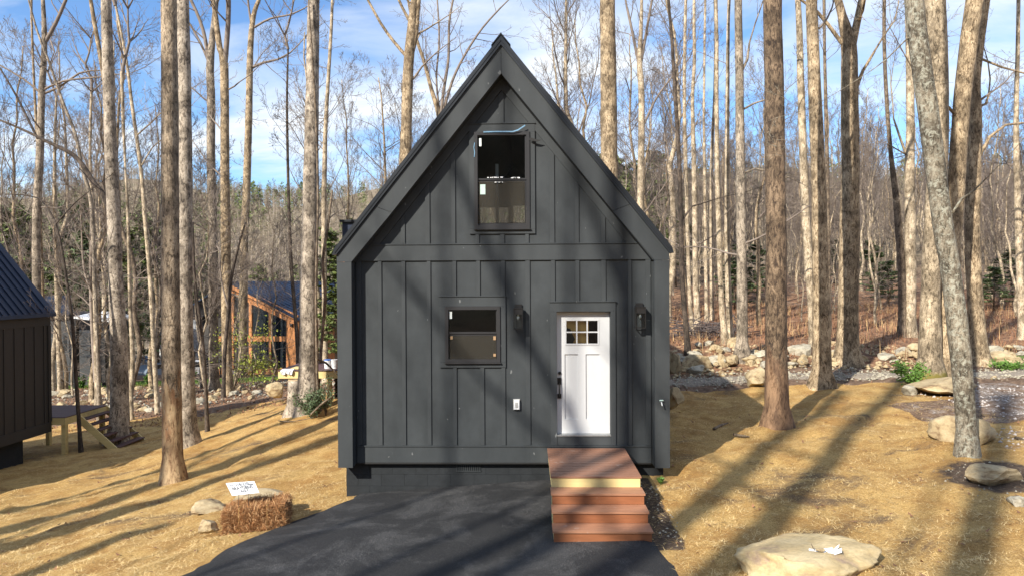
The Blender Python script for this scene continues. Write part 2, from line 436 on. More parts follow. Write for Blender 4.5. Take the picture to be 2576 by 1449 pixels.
def edge(sock):
    q = N.new('ShaderNodeMath'); q.operation = 'ADD'; L.new(sock, q.inputs[0])
    w = N.new('ShaderNodeMath'); w.operation = 'MULTIPLY_ADD'; w.inputs[1].default_value = .7; w.inputs[2].default_value = -.35
    L.new(noise(N, L, v, 3.5, 5, .7), w.inputs[0]); L.new(w.outputs[0], q.inputs[1])
    return ramp(N, L, q.outputs[0], [(.42, (0, 0, 0)), (.56, (1, 1, 1))])
c = mixrgb(N, L, edge(sp2.outputs[0]), litter, rust)
c = mixrgb(N, L, sp2.outputs[1], c, hill)
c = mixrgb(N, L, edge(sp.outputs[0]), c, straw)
c = mixrgb(N, L, edge(sp.outputs[1]), c, gravel)
c = mixrgb(N, L, edge(sp.outputs[2]), c, lawn)
c = mixrgb(N, L, edge(sp2.outputs[2]), c, soil)
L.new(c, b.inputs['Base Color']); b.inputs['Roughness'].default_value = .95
bump(N, L, b, fA, .8, .05)

# ------------------------------------------------------------------ ground sheet
def axis(lo, hi, segs):
    out = [lo]; p = lo
    for end, st in segs:
        while p < end - 1e-6:
            p = min(p + st, end); out.append(p)
    return np.array(out)
xs = axis(-700, 700, [(-160, 18), (-60, 5), (-22, 1.0), (-13, .3), (13, .17), (24, .4), (60, 1.5), (160, 6), (700, 18)])
ys = axis(-260, 800, [(-20, 10), (4, 1.2), (24, .17), (34, .4), (62, 1.0), (150, 5), (440, 12), (800, 30)])
GX, GY = np.meshgrid(xs, ys)
GZ = H(GX.ravel(), GY.ravel()).reshape(GX.shape)
def lump(x, y):
    return (.075 * mnoise.noise((x * .9, y * .9, 1.0)) + .06 * mnoise.noise((x * 2.3, y * 2.3, 5.0)) + .022 * mnoise.noise((x * 6.5, y * 6.5, 9.0)))
def off_drive(x, y):
    if y > 11.8 or y < -8: return 1.0
    d = max(DXL(y) - x, x - DXR(y))
    return 0.0 if d < .02 else min(1.0, (d - .02) / .5)
def DXL(y): return float(np.interp(y, [6, 8.3, 9.4, 9.9, 10.6, 11.5], [-4.7, -4.4, -4.2, -3.95, -3.55, -3.05]))
def DXR(y): return float(np.interp(y, [6, 7.9, 9.3, 11.6], [2.05, 1.86, 1.72, 1.62]))
near = (np.abs(GX) < 30) & (GY > 3) & (GY < 40)
for i, j in zip(*np.nonzero(near)):
    x, y = GX[i, j], GY[i, j]
    GZ[i, j] += lump(x, y) * off_drive(x, y)
nx, ny = len(xs), len(ys)
idx = np.arange(nx * ny).reshape(ny, nx)
quads = np.stack([idx[:-1, :-1], idx[:-1, 1:], idx[1:, 1:], idx[1:, :-1]], -1).reshape(-1, 4)
V = np.stack([GX, GY, GZ], -1).reshape(-1, 3)
gme = npmesh('ground', V, quads, M['ground_cover'])
gme.polygons.foreach_set('use_smooth', [True] * len(quads))
X, Y = V[:, 0], V[:, 1]
wob = .8 * np.sin(X * .9 + 1) + .5 * np.sin(X * 2.3)
straw = np.where(X < 1, 1 - sstep(26, 28.5, Y + wob), 1 - sstep(17.9, 18.2, Y + .1 * wob))
straw *= 1 - sstep(9.4, 9.9, X + .25 * wob) * sstep(7, 8, Y)
straw *= np.where((X > 8.0) & (Y > 13.2) & (Y < 15.4 + .25 * (X - 8)), 0.15, 1)
straw *= (1 - sstep(-5, -9, Y) * 1.0)
gravel = ((X > 7.6) & (Y > 8.5) & (Y < 17.5)) * (1 - straw) * .5
gravel = np.maximum(gravel, ((X > 7.8) & (X < 11) & (Y > 9.3) & (Y < 12.6)) * .42)
lawn = ((X < -17) & (Y > 43) & (Y < 49)).astype(float)
lawn = np.maximum(lawn, ((X > 13.5) & (X < 22) & (Y > 20) & (Y < 21.6)) * .8)
soil = np.exp(-(((X - 6.95) / .85)**2 + ((Y - 10.3) / .9)**2)) * .95
soil = np.maximum(soil, ((X > 1.55) & (X < 2.02) & (Y > 8.6) & (Y < 11.6)) * .75)
soil = np.maximum(soil, np.exp(-(((X + 7.2) / .9)**2 + ((Y - 21.3) / .7)**2)) * .8)
rust = ((X > 2) & (Y > 20.6) & (Y < 60)).astype(float)
hillm = np.maximum(sstep(58, 95, Y), sstep(-25, -45, Y))
def vcol(name, r, g, b):
    a = gme.color_attributes.new(name, 'FLOAT_COLOR', 'POINT')
    a.data.foreach_set('color', np.stack([r, g, b, np.ones_like(r)], -1).astype(np.float32).ravel())
vcol('cover', straw, gravel, lawn); vcol('cover2', rust, hillm, soil)
go = bpy.data.objects.new('ground', gme); COL.objects.link(go); tag(go, kind='structure')

# driveway sheet
mb = MB(); rows = np.linspace(-7, 11.62, 150)
for k, y in enumerate(rows):
    a, b_ = DXL(y), DXR(y)
    jl = .10 * mnoise.noise((0, y * 2, 0)) + .05 * mnoise.noise((0, y * 7, 0)); jr = .10 * mnoise.noise((5, y * 2, 0)) + .05 * mnoise.noise((5, y * 7, 0))
    for q in range(25):
        t = q / 24; x = a + jl + (b_ + jr - a - jl) * t
        z = h(x, y) + .035 - (.06 if q in (0, 24) else 0)
        mb.v.append((x, y, z))
for k in range(149):
    for q in range(24):
        i = k * 25 + q; mb.f.append((i, i + 1, i + 26, i + 25))
tag(mb.build('driveway', M['asphalt'], smooth=True), kind='structure')
# gravel track beyond the straw
mb = MB(); n = 60
for k in range(n + 1):
    x = 2.9 + k * .45; yc = 19.15 + .25 * math.sin(x * .35)
    for q, dyy in enumerate((-.6, -.35, 0, .35, .6)):
        yj = yc + dyy + (.25 * mnoise.noise((x * .9, q * 3.0, 2.0)) if q in (1, 3) else 0); mb.v.append((x, yj, h(x, yj) + (.045 + .03 * mnoise.noise((x * 2, yj * 2, 0)) if 0 < q < 4 else -.06)))
for k in range(n):
    for q in range(4):
        i = k * 5 + q; mb.f.append((i, i + 5, i + 6, i + 1))
tag(mb.build('gravel_track', M['gravel_grey'], smooth=True), kind='structure')

# ------------------------------------------------------------------ the black cabin
CX, WY, FY = -.42, 11.60, 11.36
def zt(x, c=7.30, s=1.25): return c - s * abs(x - CX)
def panel_wall(mb, x0, x1, z0, ztop, y0, y1, holes):
    xsb = sorted({x0, x1, CX} | {v for q in holes for v in (q[0], q[1])})
    for a, b_ in zip(xsb[:-1], xsb[1:]):
        mid = (a + b_) / 2
        hs = sorted([q for q in holes if q[0] < mid < q[1]], key=lambda q: q[2])
        lo = z0
        for q in hs:
            if q[2] > lo: mb.box(a, b_, y0, y1, lo, q[2])
            lo = q[3]
        mb.xz([(a, lo), (b_, lo), (b_, ztop(b_)), (a, ztop(a))], y0, y1)
cabin = thing('cabin', 'steep gabled black board and batten cabin with a white front door', 'house', (CX, WY, 0))
W_LO = rect(1120, 770.5, 1258.3, 910.7, WY - .03)
W_UP = rect(1193.4, 332.7, 1332.5, 575.7, WY - .03)
DOOR = rect(1401, 783.5, 1536, 1096, WY)
mb = MB(); panel_wall(mb, CX - 2.70, CX + 2.70, .36, zt, WY, WY + .12, [
    (W_LO[0] + .03, W_LO[1] - .03, W_LO[2] + .03, W_LO[3] - .03), (W_UP[0] + .03, W_UP[1] - .03, W_UP[2] + .03, W_UP[3] - .03), DOOR])
mb.build('front_wall', M['charcoal_paint'], cabin)
BY = 22.0
mb = MB(); panel_wall(mb, CX - 2.70, CX + 2.70, .36, zt, BY - .12, BY, [(-1.5, -.60, 4.6, 5.85), (-.44, .55, 4.6, 5.9)])
mb.build('back_wall', M['charcoal_paint'], cabin)
for sx in (-1, 1):
    x = CX + sx * 2.70
    MB().box(min(x, x - sx * .12), max(x, x - sx * .12), WY + .122, BY - .122, .36, 3.93).build('side_wall', M['charcoal_paint'], cabin)
for k in range(24):
    y = WY + .5 + k * .42
    for sx in (-1, 1):
        x = CX + sx * 2.70
        MB().box(min(x, x + sx * .02), max(x, x + sx * .02), y, y + .065, .4, 3.9).build('batten', M['charcoal_trim'], cabin)
MB().box(CX - 2.55, CX + 2.55, WY + .13, BY - .13, .5, .6).build('floor', M['interior'], cabin)
# interior partition with warm plywood just behind the door, upper floor
MB().box(CX - 2.55, CX + 2.55, WY + .13, BY - .13, 3.1, 3.2).build('loft_floor', M['interior'], cabin)
xa = at(1424, 830, WY).x; xb = at(1483, 830, WY).x
MB().box(xa - .15, xb, WY + .165, WY + .18, .6, 3.08).build('plywood_panel', M['plywood'], cabin)
pv = MB(); cxx = at(1424, 830, WY).x; czz = at(1424, 845, WY).z
pv.xz([(cxx - .1, czz - .18), (cxx + .10, czz - .18), (cxx + .16, czz - .06), (cxx + .10, czz + .06), (cxx + .08, czz + .12), (cxx - .02, czz + .13), (cxx - .1, czz + .1)], WY + .145, WY + .16)
pv.build('dark_coat_hook', M['ink'], cabin)
# roof
for sx in (-1, 1):
    P = lambda u, z: (CX + sx * u, z)
    MB().xz([P(0, 7.53), P(2.81, 4.01), P(2.84, 3.91), P(2.77, 3.912), P(0, 7.375)], FY - .035, BY + .2).build('roof', M['roof_metal'], cabin)
    MB().xz([P(0, 7.57), P(.16, 7.37), P(.16, 7.35), P(0, 7.54)], FY - .05, BY + .2).build('ridge_cap', M['roof_metal'], cabin)
    dt = MB(); dt.xz([P(0, 7.50), P(2.79, 4.0), P(2.79, 3.945), P(0, 7.44)], FY - .045, FY - .034); dt.build('drip_edge', M['roof_metal'], cabin)
    for k in range(26):
        y = FY + .15 + k * .41
        MB().ext([(CX + sx * .05, y, 7.47), (CX + sx * 2.79, y, 4.03), (CX + sx * 2.81, y, 4.06), (CX + sx * .05, y, 7.51)], (0, .025, 0)).build('roof_rib', M['roof_metal'], cabin)
    # rake fascia in two boards, leg board
    MB().xz([P(0.003, 7.372), P(2.12, 4.722), P(1.84, 4.615), P(.003, 6.905)], FY, FY + .03).build('rake_fascia', M['charcoal_trim'], cabin)
    MB().xz([P(2.124, 4.717), P(2.77, 3.91), P(2.77, 3.795), P(2.525, 3.795), P(1.844, 4.610)], FY, FY + .03).build('rake_fascia', M['charcoal_trim'], cabin)
    a, b_ = sorted((CX + sx * 2.525, CX + sx * 2.77))
    MB().box(a, b_, FY, FY + .03, .352, 3.791).build('leg_board', M['charcoal_trim'], cabin)
    MB().box(a + .002, b_ - .002, FY + .03, WY + .1, .354, 3.79).build('leg_return', M['charcoal_trim'], cabin)
    MB().xz([P(0, 6.907), P(2.507, 3.797), P(2.6, 3.85), P(0, 7.08)], FY + .031, WY - .001).build('soffit', M['charcoal_trim'], cabin)
    # rake trim on the wall
    MB().xz([P(0, 6.90), P(2.49, 3.815), P(2.32, 3.815), P(0, 6.70)], WY - .024, WY - .001).build('rake_trim', M['charcoal_trim'], cabin)
for sx in (-1, 1):
    P = lambda u, z: (CX + sx * u, z)
    MB().xz([P(0, 7.20), P(2.57, 3.98), P(2.57, 3.94), P(0, 7.16)], WY + .13, BY - .13).build('ceiling', M['interior'], cabin)
    a, b_ = sorted((CX + sx * 2.57, CX + sx * 2.56))
    MB().box(a, b_, WY + .13, BY - .13, 3.2, 3.94).build('inner_wall', M['interior'], cabin)
# bands
BX0, BX1 = CX - 2.50, CX + 2.50
MB().box(BX0, BX1, WY - .030, WY - .001, 3.815, 4.08).build('frieze_board', M['charcoal_trim'], cabin)
MB().box(CX - 2.3, CX + 2.3, WY - .045, WY - .001, 4.083, 4.10).build('drip_cap', M['charcoal_trim'], cabin)
MB().box(BX0, BX1, WY - .026, WY - .001, .385, .655).build('skirt_board', M['charcoal_trim'], cabin)
MB().box(BX0, BX1, WY - .042, WY - .001, .658, .675).build('drip_cap', M['charcoal_trim'], cabin)
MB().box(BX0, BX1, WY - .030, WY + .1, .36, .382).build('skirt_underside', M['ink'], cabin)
cr_ = rect(1624, 660, 1641, 1118, WY)
MB().box(cr_[0], BX1 - .002, WY - .024, WY - .001, .68, 3.81).build('corner_board', M['charcoal_trim'], cabin)
MB().box(BX0 + .002, BX0 + .09, WY - .024, WY - .001, .68, 3.81).build('corner_board', M['charcoal_trim'], cabin)
# battens
def zx(v): return (950 + v / 2.1305) * .8587
TL = rect(1105.9, 746.3, 1272, 923.6, WY - .03)
TU = rect(1180.5, 312.5, 1345.8, 588.6, WY - .03)
TD = rect(1385, 760, 1549, 1118, WY - .03)
def batten(a, b_, z0, z1f):
    xa_, xb_ = at(zx(a), 700, WY - .02).x, at(zx(b_), 700, WY - .02).x
    if callable(z1f): za_, zb_ = z1f(xa_), z1f(xb_)
    else: za_ = zb_ = z1f
    MB().xz([(xa_, z0), (xb_, z0), (xb_, zb_), (xa_, za_)], WY - .021, WY - .001).build('batten', M['charcoal_trim'], cabin)
low = [(335,357),(482,505),(640,663),(800,823),(948,972),(1103,1127),(1255,1283),(1415,1440),(1567,1592),(1730,1757),(1895,1917)]
for a, b_ in low:
    xm = at(zx((a + b_) / 2), 700, WY).x
    if TL[0] < xm < TL[1]:
        batten(a, b_, TL[3] + .004, 3.812)
    elif TD[0] < xm < TD[1]:
        batten(a, b_, TD[3] + .004, 3.812)
    else: batten(a, b_, .678, 3.812)
for a, b_ in [(800, 823), (970, 995), (1103, 1127)]: batten(a, b_, .678, TL[2] - .003)
ztr = lambda x: zt(x, 6.69, 1.243)
for a, b_ in [(330,355),(480,505),(632,660),(795,820),(1410,1438),(1565,1590),(1728,1755)]:
    batten(a, b_, 4.103, ztr)
batten(1285, 1312, TU[2] + .0, lambda x: TU[3] - .16)
for a, b_ in [(945, 968), (1100, 1125), (1255, 1278)]: batten(a, b_, 4.103, TU[2] - .003)
for a, b_ in [(1095, 1125), (1252, 1278)]: batten(a, b_, TU[3] + .02, ztr)
# foundation with vent
MB().box(CX - 2.72, CX + 2.72, WY + .09, BY - .1, -1.2, .358).build('foundation', M['charcoal_block'], cabin)
for r_ in range(5):
    for k in range(14):
        x0_ = CX - 2.715 + k * .40 - (.2 if r_ % 2 else 0)
        a, b_ = max(CX - 2.72, x0_ + .0015), min(CX + 2.72, x0_ + .3985)
        z0_ = .354 - (r_ + 1) * .2
        if b_ - a > .05: MB().box(a, b_, WY + .080, WY + .089, z0_ + .0015, z0_ + .1985).build('foundation_block', M['charcoal_block'], cabin)
v_ = rect(1147, 1167, 1210, 1185, WY + .07)
vt = MB().box(v_[0], v_[1], WY + .062, WY + .079, v_[2], v_[2] + .012).box(v_[0], v_[1], WY + .062, WY + .079, v_[3] - .012, v_[3])
vent = vt.build('foundation_vent', M['charcoal_trim'], cabin)
for k in range(12):
    x = v_[0] + (k + .5) * (v_[1] - v_[0]) / 12
    MB().box(x - .006, x + .006, WY + .060, WY + .079, v_[2] + .012, v_[3] - .012).build('slat', M['charcoal_trim'], vent)

def trim_frame(T, U, head=.0, up=0):
    x0_, x1_, z0_, z1_ = T; a, b_, c_, d_ = U
    y0, y1 = WY - .030, WY - .001
    hz = d_ + .002
    MB().box(x0_ - up, x1_ + up, y0, y1, hz, z1_).build('window_trim', M['charcoal_trim'], cabin)
    MB().box(x0_ - up - .012, x1_ + up + .012, y0 - .014, y1, z1_ + .002, z1_ + .016).build('drip_cap', M['charcoal_trim'], cabin)
    MB().box(x0_, x1_, y0, y1, z0_, c_ - .002).build('window_trim', M['charcoal_trim'], cabin)
    MB().box(x0_, a - .002, y0, y1, c_, hz - .002).build('window_trim', M['charcoal_trim'], cabin)
    MB().box(b_ + .002, x1_, y0, y1, c_, hz - .002).build('window_trim', M['charcoal_trim'], cabin)
def window(U, G1, G2):
    a, b_, c_, d_ = U
    w = MB(); y0 = WY - .052; y1 = WY + .06; t = .055
    w.box(a, a + t, y0, y1, c_, d_); w.box(b_ - t, b_, y0, y1, c_, d_)
    w.box(a + t, b_ - t, y0, y1, d_ - t, d_); w.box(a + t, b_ - t, y0, y1, c_, c_ + t)
    wo = w.build('window', M['frame_black'], cabin)
    MB().box(a - .01, b_ + .01, y0 - .02, y0 + .03, c_ - .02, c_ - .002).build('sill', M['frame_black'], wo)
    for nm, G, yy in (('upper_sash', G1, WY - .022), ('lower_sash', G2, WY - .005)):
        g0, g1, g2, g3 = G
        q = MB(); xl, xr = a + t + .001, b_ - t - .001
        lo = c_ + t + .001 if nm == 'lower_sash' else (G1[2] + G2[3]) / 2
        hi = d_ - t - .001 if nm == 'upper_sash' else (G1[2] + G2[3]) / 2 + .02
        if nm == 'lower_sash': hi -= .022
        q.box(xl, g0, yy, yy + .03, lo, hi); q.box(g1, xr, yy, yy + .03, lo, hi)
        q.box(g0, g1, yy, yy + .03, g3, hi); q.box(g0, g1, yy, yy + .03, lo, g2)
        q.build(nm, M['frame_black'], wo)
        MB().box(g0, g1, yy + .012, yy + .018, g2, g3).build('pane', M['glass'], wo)
        if nm == 'lower_sash': MB().box(g0, g1, yy - .012, yy - .010, g2, g3).build('insect_screen', M['insect_screen'], wo)
    return wo
gy = WY - .01
wlo = window(W_LO, rect(1129, 779.3, 1247.8, 834, gy), rect(1129, 843.8, 1247.8, 903.5, gy)); trim_frame(TL, W_LO)
wup = window(W_UP, rect(1201.9, 342.8, 1320.4, 449.6, gy), rect(1203, 457.6, 1320.4, 561.2, gy)); trim_frame((TU[0], TU[1], TU[2], TU[3]), W_UP, up=.0)
def flat(parent, nm, mt, px, Yp, th=.004):
    a, b_, c_, d_ = rect(*px, Yp); return MB().box(a, b_, Yp - th, Yp, c_, d_).build(nm, M[mt], parent)
flat(wup, 'sticker', 'sticker_white', (1205.5, 349, 1211, 369), WY - .011)
flat(wup, 'sticker', 'sticker_green', (1208, 465, 1221, 490), WY - .020)
flat(wlo, 'sticker', 'sticker_white', (1130, 783, 1137, 801), WY - .011)
for px in ((1133, 845, 1139, 853), (1241, 845, 1247.5, 854.5), (1241, 889, 1247.5, 896)):
    flat(wlo, 'cardboard_corner', 'cardboard', px, WY - .019)
# paint scraps on the meeting rail, grey upright tube behind the glass
sb = MB()
for px0, px1, yy in ((1224, 1262, 448), (1285, 1303, 449), (1244, 1262, 460)):
    a = at(px0, yy, WY - .03); b_ = at(px1, yy, WY - .03)
    for k in range(7):
        x = a.x + (b_.x - a.x) * (k + rnd.random()) / 7; s_ = .012 + .015 * rnd.random()
        sb.box(x, x + s_ * 1.8, WY - .034, WY - .026, a.z - .004, a.z + s_ * .6)
sb.build('paint_flakes', M['paper'], wup)
p0 = at(1250, 450, WY + .5); p1 = at(1250, 414, WY + .5)
MB().tube([(p0.x, WY + .5, 3.2), p1], [.03, .03], 10).build('upright_tube', M['tan_siding'], cabin)
# peeling blue tape
tp = MB()
def ribbon(mb, pts, w):
    for (p, q) in zip(pts[:-1], pts[1:]):
        p, q = Vector(p), Vector(q); d = (q - p).normalized(); s_ = d.cross(Vector((0, 1, 0))).normalized() * w / 2
        mb.ext([p - s_, q - s_, q + s_, p + s_], (0, .003, 0))
T1 = [at(px, py, WY - .065 - .05 * k / 8) for k, (px, py) in enumerate([(1216, 333), (1245, 332), (1270, 332), (1290, 332), (1303, 328), (1312, 322), (1321, 316)])]
ribbon(tp, T1, .020)
tp2 = [at(px, py, WY - .06) for px, py in [(1194, 360), (1192, 372), (1194, 384), (1193, 396)]]
ribbon(tp, tp2, .012)
tag(tp.build('masking_tape', M['tape_blue'], base=(T1[0].x, WY, T1[0].z)), 'peeling strip of pale blue masking tape along the gable window head', 'tape')
tag(MB().ext([tuple(at(*p, WY - .09)) for p in [(1330, 350), (1335, 347), (1352, 352), (1362, 353), (1351, 357), (1334, 354)]], (0, .01, 0)).build('paint_drip', M['ink'], cabin), 'black paint scrap beside the gable window')

# door
dT = TD; hz = DOOR[3] + .002
MB().box(dT[0], dT[1], WY - .030, WY - .001, hz, dT[3]).build('door_trim', M['charcoal_trim'], cabin)
MB().box(dT[0] - .015, dT[1] + .015, WY - .046, WY - .001, dT[3] + .002, dT[3] + .018).build('drip_cap', M['charcoal_trim'], cabin)
MB().box(dT[0], DOOR[0] - .002, WY - .030, WY - .001, .68, hz - .002).build('door_trim', M['charcoal_trim'], cabin)
MB().box(DOOR[1] + .002, dT[1], WY - .030, WY - .001, .68, hz - .002).build('door_trim', M['charcoal_trim'], cabin)
MB().box(DOOR[0], DOOR[1], WY - .035, WY + .12, DOOR[2] + .002, DOOR[2] + .022).build('threshold', M['threshold'], cabin)
MB().box(DOOR[0], DOOR[1], WY - .020, WY - .001, .68, DOOR[2] - .002).build('kick_board', M['charcoal_trim'], cabin)
DYF = WY + .085
dx0, dx1, dz0, dz1 = DOOR[0] + .005, DOOR[1] - .005, DOOR[2] + .026, DOOR[3] - .012
def dr(x0, y0, x1, y1): return rect(x0, y0, x1, y1, DYF)
LT = dr(1424.6, 806, 1503.4, 863.5); PL = dr(1420.8, 890.5, 1454.6, 1053.8); PR = dr(1473.7, 890.5, 1508.4, 1053.8)
d = MB(); y0, y1 = DYF, DYF + .04
d.box(dx0, LT[0], y0, y1, LT[2], LT[3]); d.box(LT[1], dx1, y0, y1, LT[2], LT[3])
d.box(dx0, dx1, y0, y1, LT[3], dz1); d.box(dx0, dx1, y0, y1, PL[3], LT[2])
d.box(dx0, PL[0], y0, y1, PL[2], PL[3]); d.box(PL[1], PR[0], y0, y1, PL[2], PL[3]); d.box(PR[1], dx1, y0, y1, PL[2], PL[3])
d.box(dx0, dx1, y0, y1, dz0, PL[2])
door = d.build('door', M['door_white'], cabin)
for q in (PL, PR): MB().box(q[0], q[1], y0 + .020, y1 - .004, q[2], q[3]).build('door_panel', M['door_white'], door)
fm = MB(); e = .022
fm.box(LT[0] - e, LT[1] + e, y0 - .010, y0 - .001, LT[3], LT[3] + e); fm.box(LT[0] - e, LT[1] + e, y0 - .010, y0 - .001, LT[2] - e, LT[2])
fm.box(LT[0] - e, LT[0], y0 - .010, y0 - .001, LT[2], LT[3]); fm.box(LT[1], LT[1] + e, y0 - .010, y0 - .001, LT[2], LT[3])
fm.build('light_frame', M['door_white'], door)
cw = (LT[1] - LT[0]) / 3; ch = (LT[3] - LT[2]) / 2; mt_ = .011
mu = MB()
for k in (1, 2): mu.box(LT[0] + cw * k - mt_, LT[0] + cw * k + mt_, y0 - .006, y0 + .02, LT[2], LT[3])
for k in range(3): mu.box(LT[0] + cw * k + (mt_ if k else 0), LT[0] + cw * (k + 1) - (mt_ if k < 2 else 0), y0 - .006, y0 + .02, LT[2] + ch - mt_, LT[2] + ch + mt_)
mu.build('muntins', M['door_white'], door)
for i in range(3):
    for j in range(2):
        MB().box(LT[0] + cw * i + (mt_ if i else 0), LT[0] + cw * (i+1) - (mt_ if i < 2 else 0), y0 + .006, y0 + .012, LT[2] + ch * j + (mt_ if j else 0), LT[2] + ch * (j+1) - (0 if j else mt_)).build('pane', M['glass'], door)
c_ = at(1404.8, 937.4, DYF)
MB().tube([(c_.x + .02, DYF - .022, c_.z), (c_.x + .02, DYF, c_.z)], [.027, .027], 20).build('deadbolt', M['black_metal'], door)
g = rect(1401.5, 949, 1412, 966, DYF); g2 = rect(1401.5, 989.6, 1412, 1001, DYF); gx = (g[0] + g[1]) / 2
hd = MB().box(g[0], g[1], DYF - .02, DYF - .001, g[2], g[3]).box(g2[0], g2[1], DYF - .02, DYF - .001, g2[2], g2[3])
hd.tube([(gx, DYF - .02, g[2] + .03), (gx, DYF - .055, g[2] + .02), (gx, DYF - .06, (g[2] + g2[3]) / 2), (gx, DYF - .055, g2[3] - .02), (gx, DYF - .02, g2[3] - .04)], [.011] * 5, 8)
hd.build('handle', M['black_metal'], door)
# door jambs (white inside of the frame)
MB().box(DOOR[0] + .001, DOOR[0] + .004, WY + .002, DYF + .04, DOOR[2] + .024, DOOR[3] - .001).build('door_jamb', M['door_white'], cabin)

# stairs
def boards(): pass
st = thing('front_steps', 'brown composite front steps and landing below the white door', 'steps', (.97, 9.0, 0))
LX0, LX1 = .335, 1.612; LZ = .636; LF = 9.87
n = 12; wdt = (WY - .045 - LF) / n
for k in range(n):
    y = LF - .02 + k * (wdt + .0017)
    MB().box(LX0 - .015, LX1 + .015, y + .008, y + wdt - .009, LZ - .025, LZ + (k % 3) * .0006).build('deck_board', M['deck_brown'], st)
MB().box(LX0, LX1, LF, LF + .038, LZ - .185, LZ - .027).build('rim_joist', M['pine_wood'], st)
for x in (LX0, LX1 - .038):
    MB().box(x, x + .038, LF + .039, WY - .05, LZ - .185, LZ - .027).build('side_joist', M['pine_wood'], st)
for x in (LX0 + .04, LX1 - .13):
    for y in (LF + .04, WY - .25): MB().box(x, x + .09, y, y + .09, -.1, LZ - .03).build('post', M['pine_wood'], st)
SX = [(LX0 - .01, LX1 + .01)] * 3
fr_ = [(9.57, .48), (9.27, .325), (8.97, .17)]
yb = LF
for k, (y, z) in enumerate(fr_):
    for q in range(2):
        a = y - .02 + q * .16
        MB().box(LX0 - .02, LX1 + .02, a, min(a + .157, yb - .002), z - .025, z).build('tread', M['tread_brown'], st)
    MB().box(LX0 - .005, LX1 + .005, y, y + .02, z - .155 + .002, z - .027).build('riser', M['step_brown'], st)
    yb = y
for x in (LX0 - .004, LX1 - .034):
    MB().ext([(x, 9.0, .0), (x, 9.0, .14), (x, 9.30, .14), (x, 9.30, .295), (x, 9.60, .295), (x, 9.60, .45), (x, LF - .001, .45), (x, LF - .001, .0)], (.038, 0, 0)).build('stringer', M['pine_wood'], st)

# lanterns
def lantern(px, label, tilt):
    x0_, x1_, z0_, z1_ = rect(*px, WY - .15); w = (x1_ - x0_); cx_ = (x0_ + x1_) / 2 + .01
    ya, yb_ = WY - .175, WY - .05
    x0_, x1_ = cx_ - w / 2, cx_ + w / 2
    t = thing('wall_lantern', label, 'lantern', (cx_, WY, z0_), 'lanterns either side of the white door')
    MB().box(cx_ - .06, cx_ + .06, WY - .035, WY - .002, z1_ - .11, z1_ + .055).build('backplate', M['black_metal'], t)
    MB().box(cx_ - .03, cx_ + .03, yb_, WY - .035, z1_ - .10, z1_ - .04).build('arm', M['black_metal'], t)
    c = MB(); b = .011
    for x in (x0_, x1_ - b):
        for y in (ya, yb_ - b): c.box(x, x + b, y, y + b, z0_, z1_)
    for z in (z0_, z1_ - b):
        for y in (ya, yb_ - b): c.box(x0_ + b, x1_ - b, y, y + b, z, z + b)
        for x in (x0_, x1_ - b): c.box(x, x + b, ya + b, yb_ - b, z, z + b)
    c.build('cage', M['black_metal'], t)
    MB().box(x0_ + b, x1_ - b, ya + b, yb_ - b, z1_ - b - .10, z1_ - .003).build('hood', M['black_metal'], t)
    s_ = MB(); my = (ya + yb_) / 2
    s_.tube([(cx_, my, z1_ - .11), (cx_, my, z1_ - .14)], [.016, .014], 10); s_.build('socket', M['threshold'], t)
    b2 = MB(); b2.tube([(cx_, my, z1_ - .14), (cx_, my, z1_ - .155), (cx_, my, z1_ - .18), (cx_, my, z1_ - .20)], [.012, .022, .022, .006], 12); b2.build('bulb', M['bulb'], t, smooth=True)
    for y in (ya + .004,): MB().box(x0_ + b, x1_ - b, y, y + .003, z0_ + b, z1_ - b - .1).build('glass_pane', M['glass'], t)
lantern((1290.4, 774.1, 1313.4, 828.6), 'black box lantern on the wall between the small window and the door', 0)
lantern((1596.8, 771, 1622.7, 825), 'black box lantern on the wall right of the white door', 0)
# outlet box and faucet
a, b_, c_, d_ = rect(1291, 1003.5, 1308, 1030.5, WY - .04)
t = thing('outlet_box', 'small clear weatherproof outlet box low on the wall left of the door', 'outlet', ((a + b_) / 2, WY, c_))
o = MB().box(a, b_, WY - .03, WY - .002, c_, d_).build('gasket', M['tan_siding'], t)
MB().box(a + .012, b_ - .012, WY - .055, WY - .031, c_ + .012, d_ - .012).build('cover', M['white_plastic'], t)
MB().box(a + .035, b_ - .03, WY - .058, WY - .056, c_ + .04, d_ - .05).build('receptacle', M['tan_siding'], t)
p = at(1664, 1012, FY - .05)
t = thing('hose_bib', 'small metal garden tap on the right corner post of the cabin', 'tap', (p.x, FY, p.z))
MB().tube([(p.x, FY, p.z), (p.x, FY - .07, p.z), (p.x + .005, FY - .09, p.z - .05)], [.014, .014, .011], 8).build('spout', M['threshold'], t)
MB().tube([(p.x - .03, FY - .045, p.z + .035), (p.x + .03, FY - .045, p.z + .035)], [.010, .010], 8).build('tap_handle', M['sticker_green'], t)

# rear dormer wall and cedar side glimpsed at the left of the cabin
MB().box(-5.72, -3.125, 21.0, 22.4, 4.50, 5.33).build('dormer', M['roof_blue'], cabin)
MB().box(-5.78, -3.125, 20.9, 22.5, 5.332, 5.40).build('dormer_roof', M['roof_metal'], cabin)
for k in range(9):
    MB().box(-5.85 + k * .30 + .003, -5.85 + (k + 1) * .30 - .003, 20.86, 20.9, .79, 4.49).build('cedar_board', M['cedar'], cabin)
MB().box(-5.84, -3.13, 20.905, 22.3, .30, 4.495).build('cedar_wing', M['cedar'], cabin)

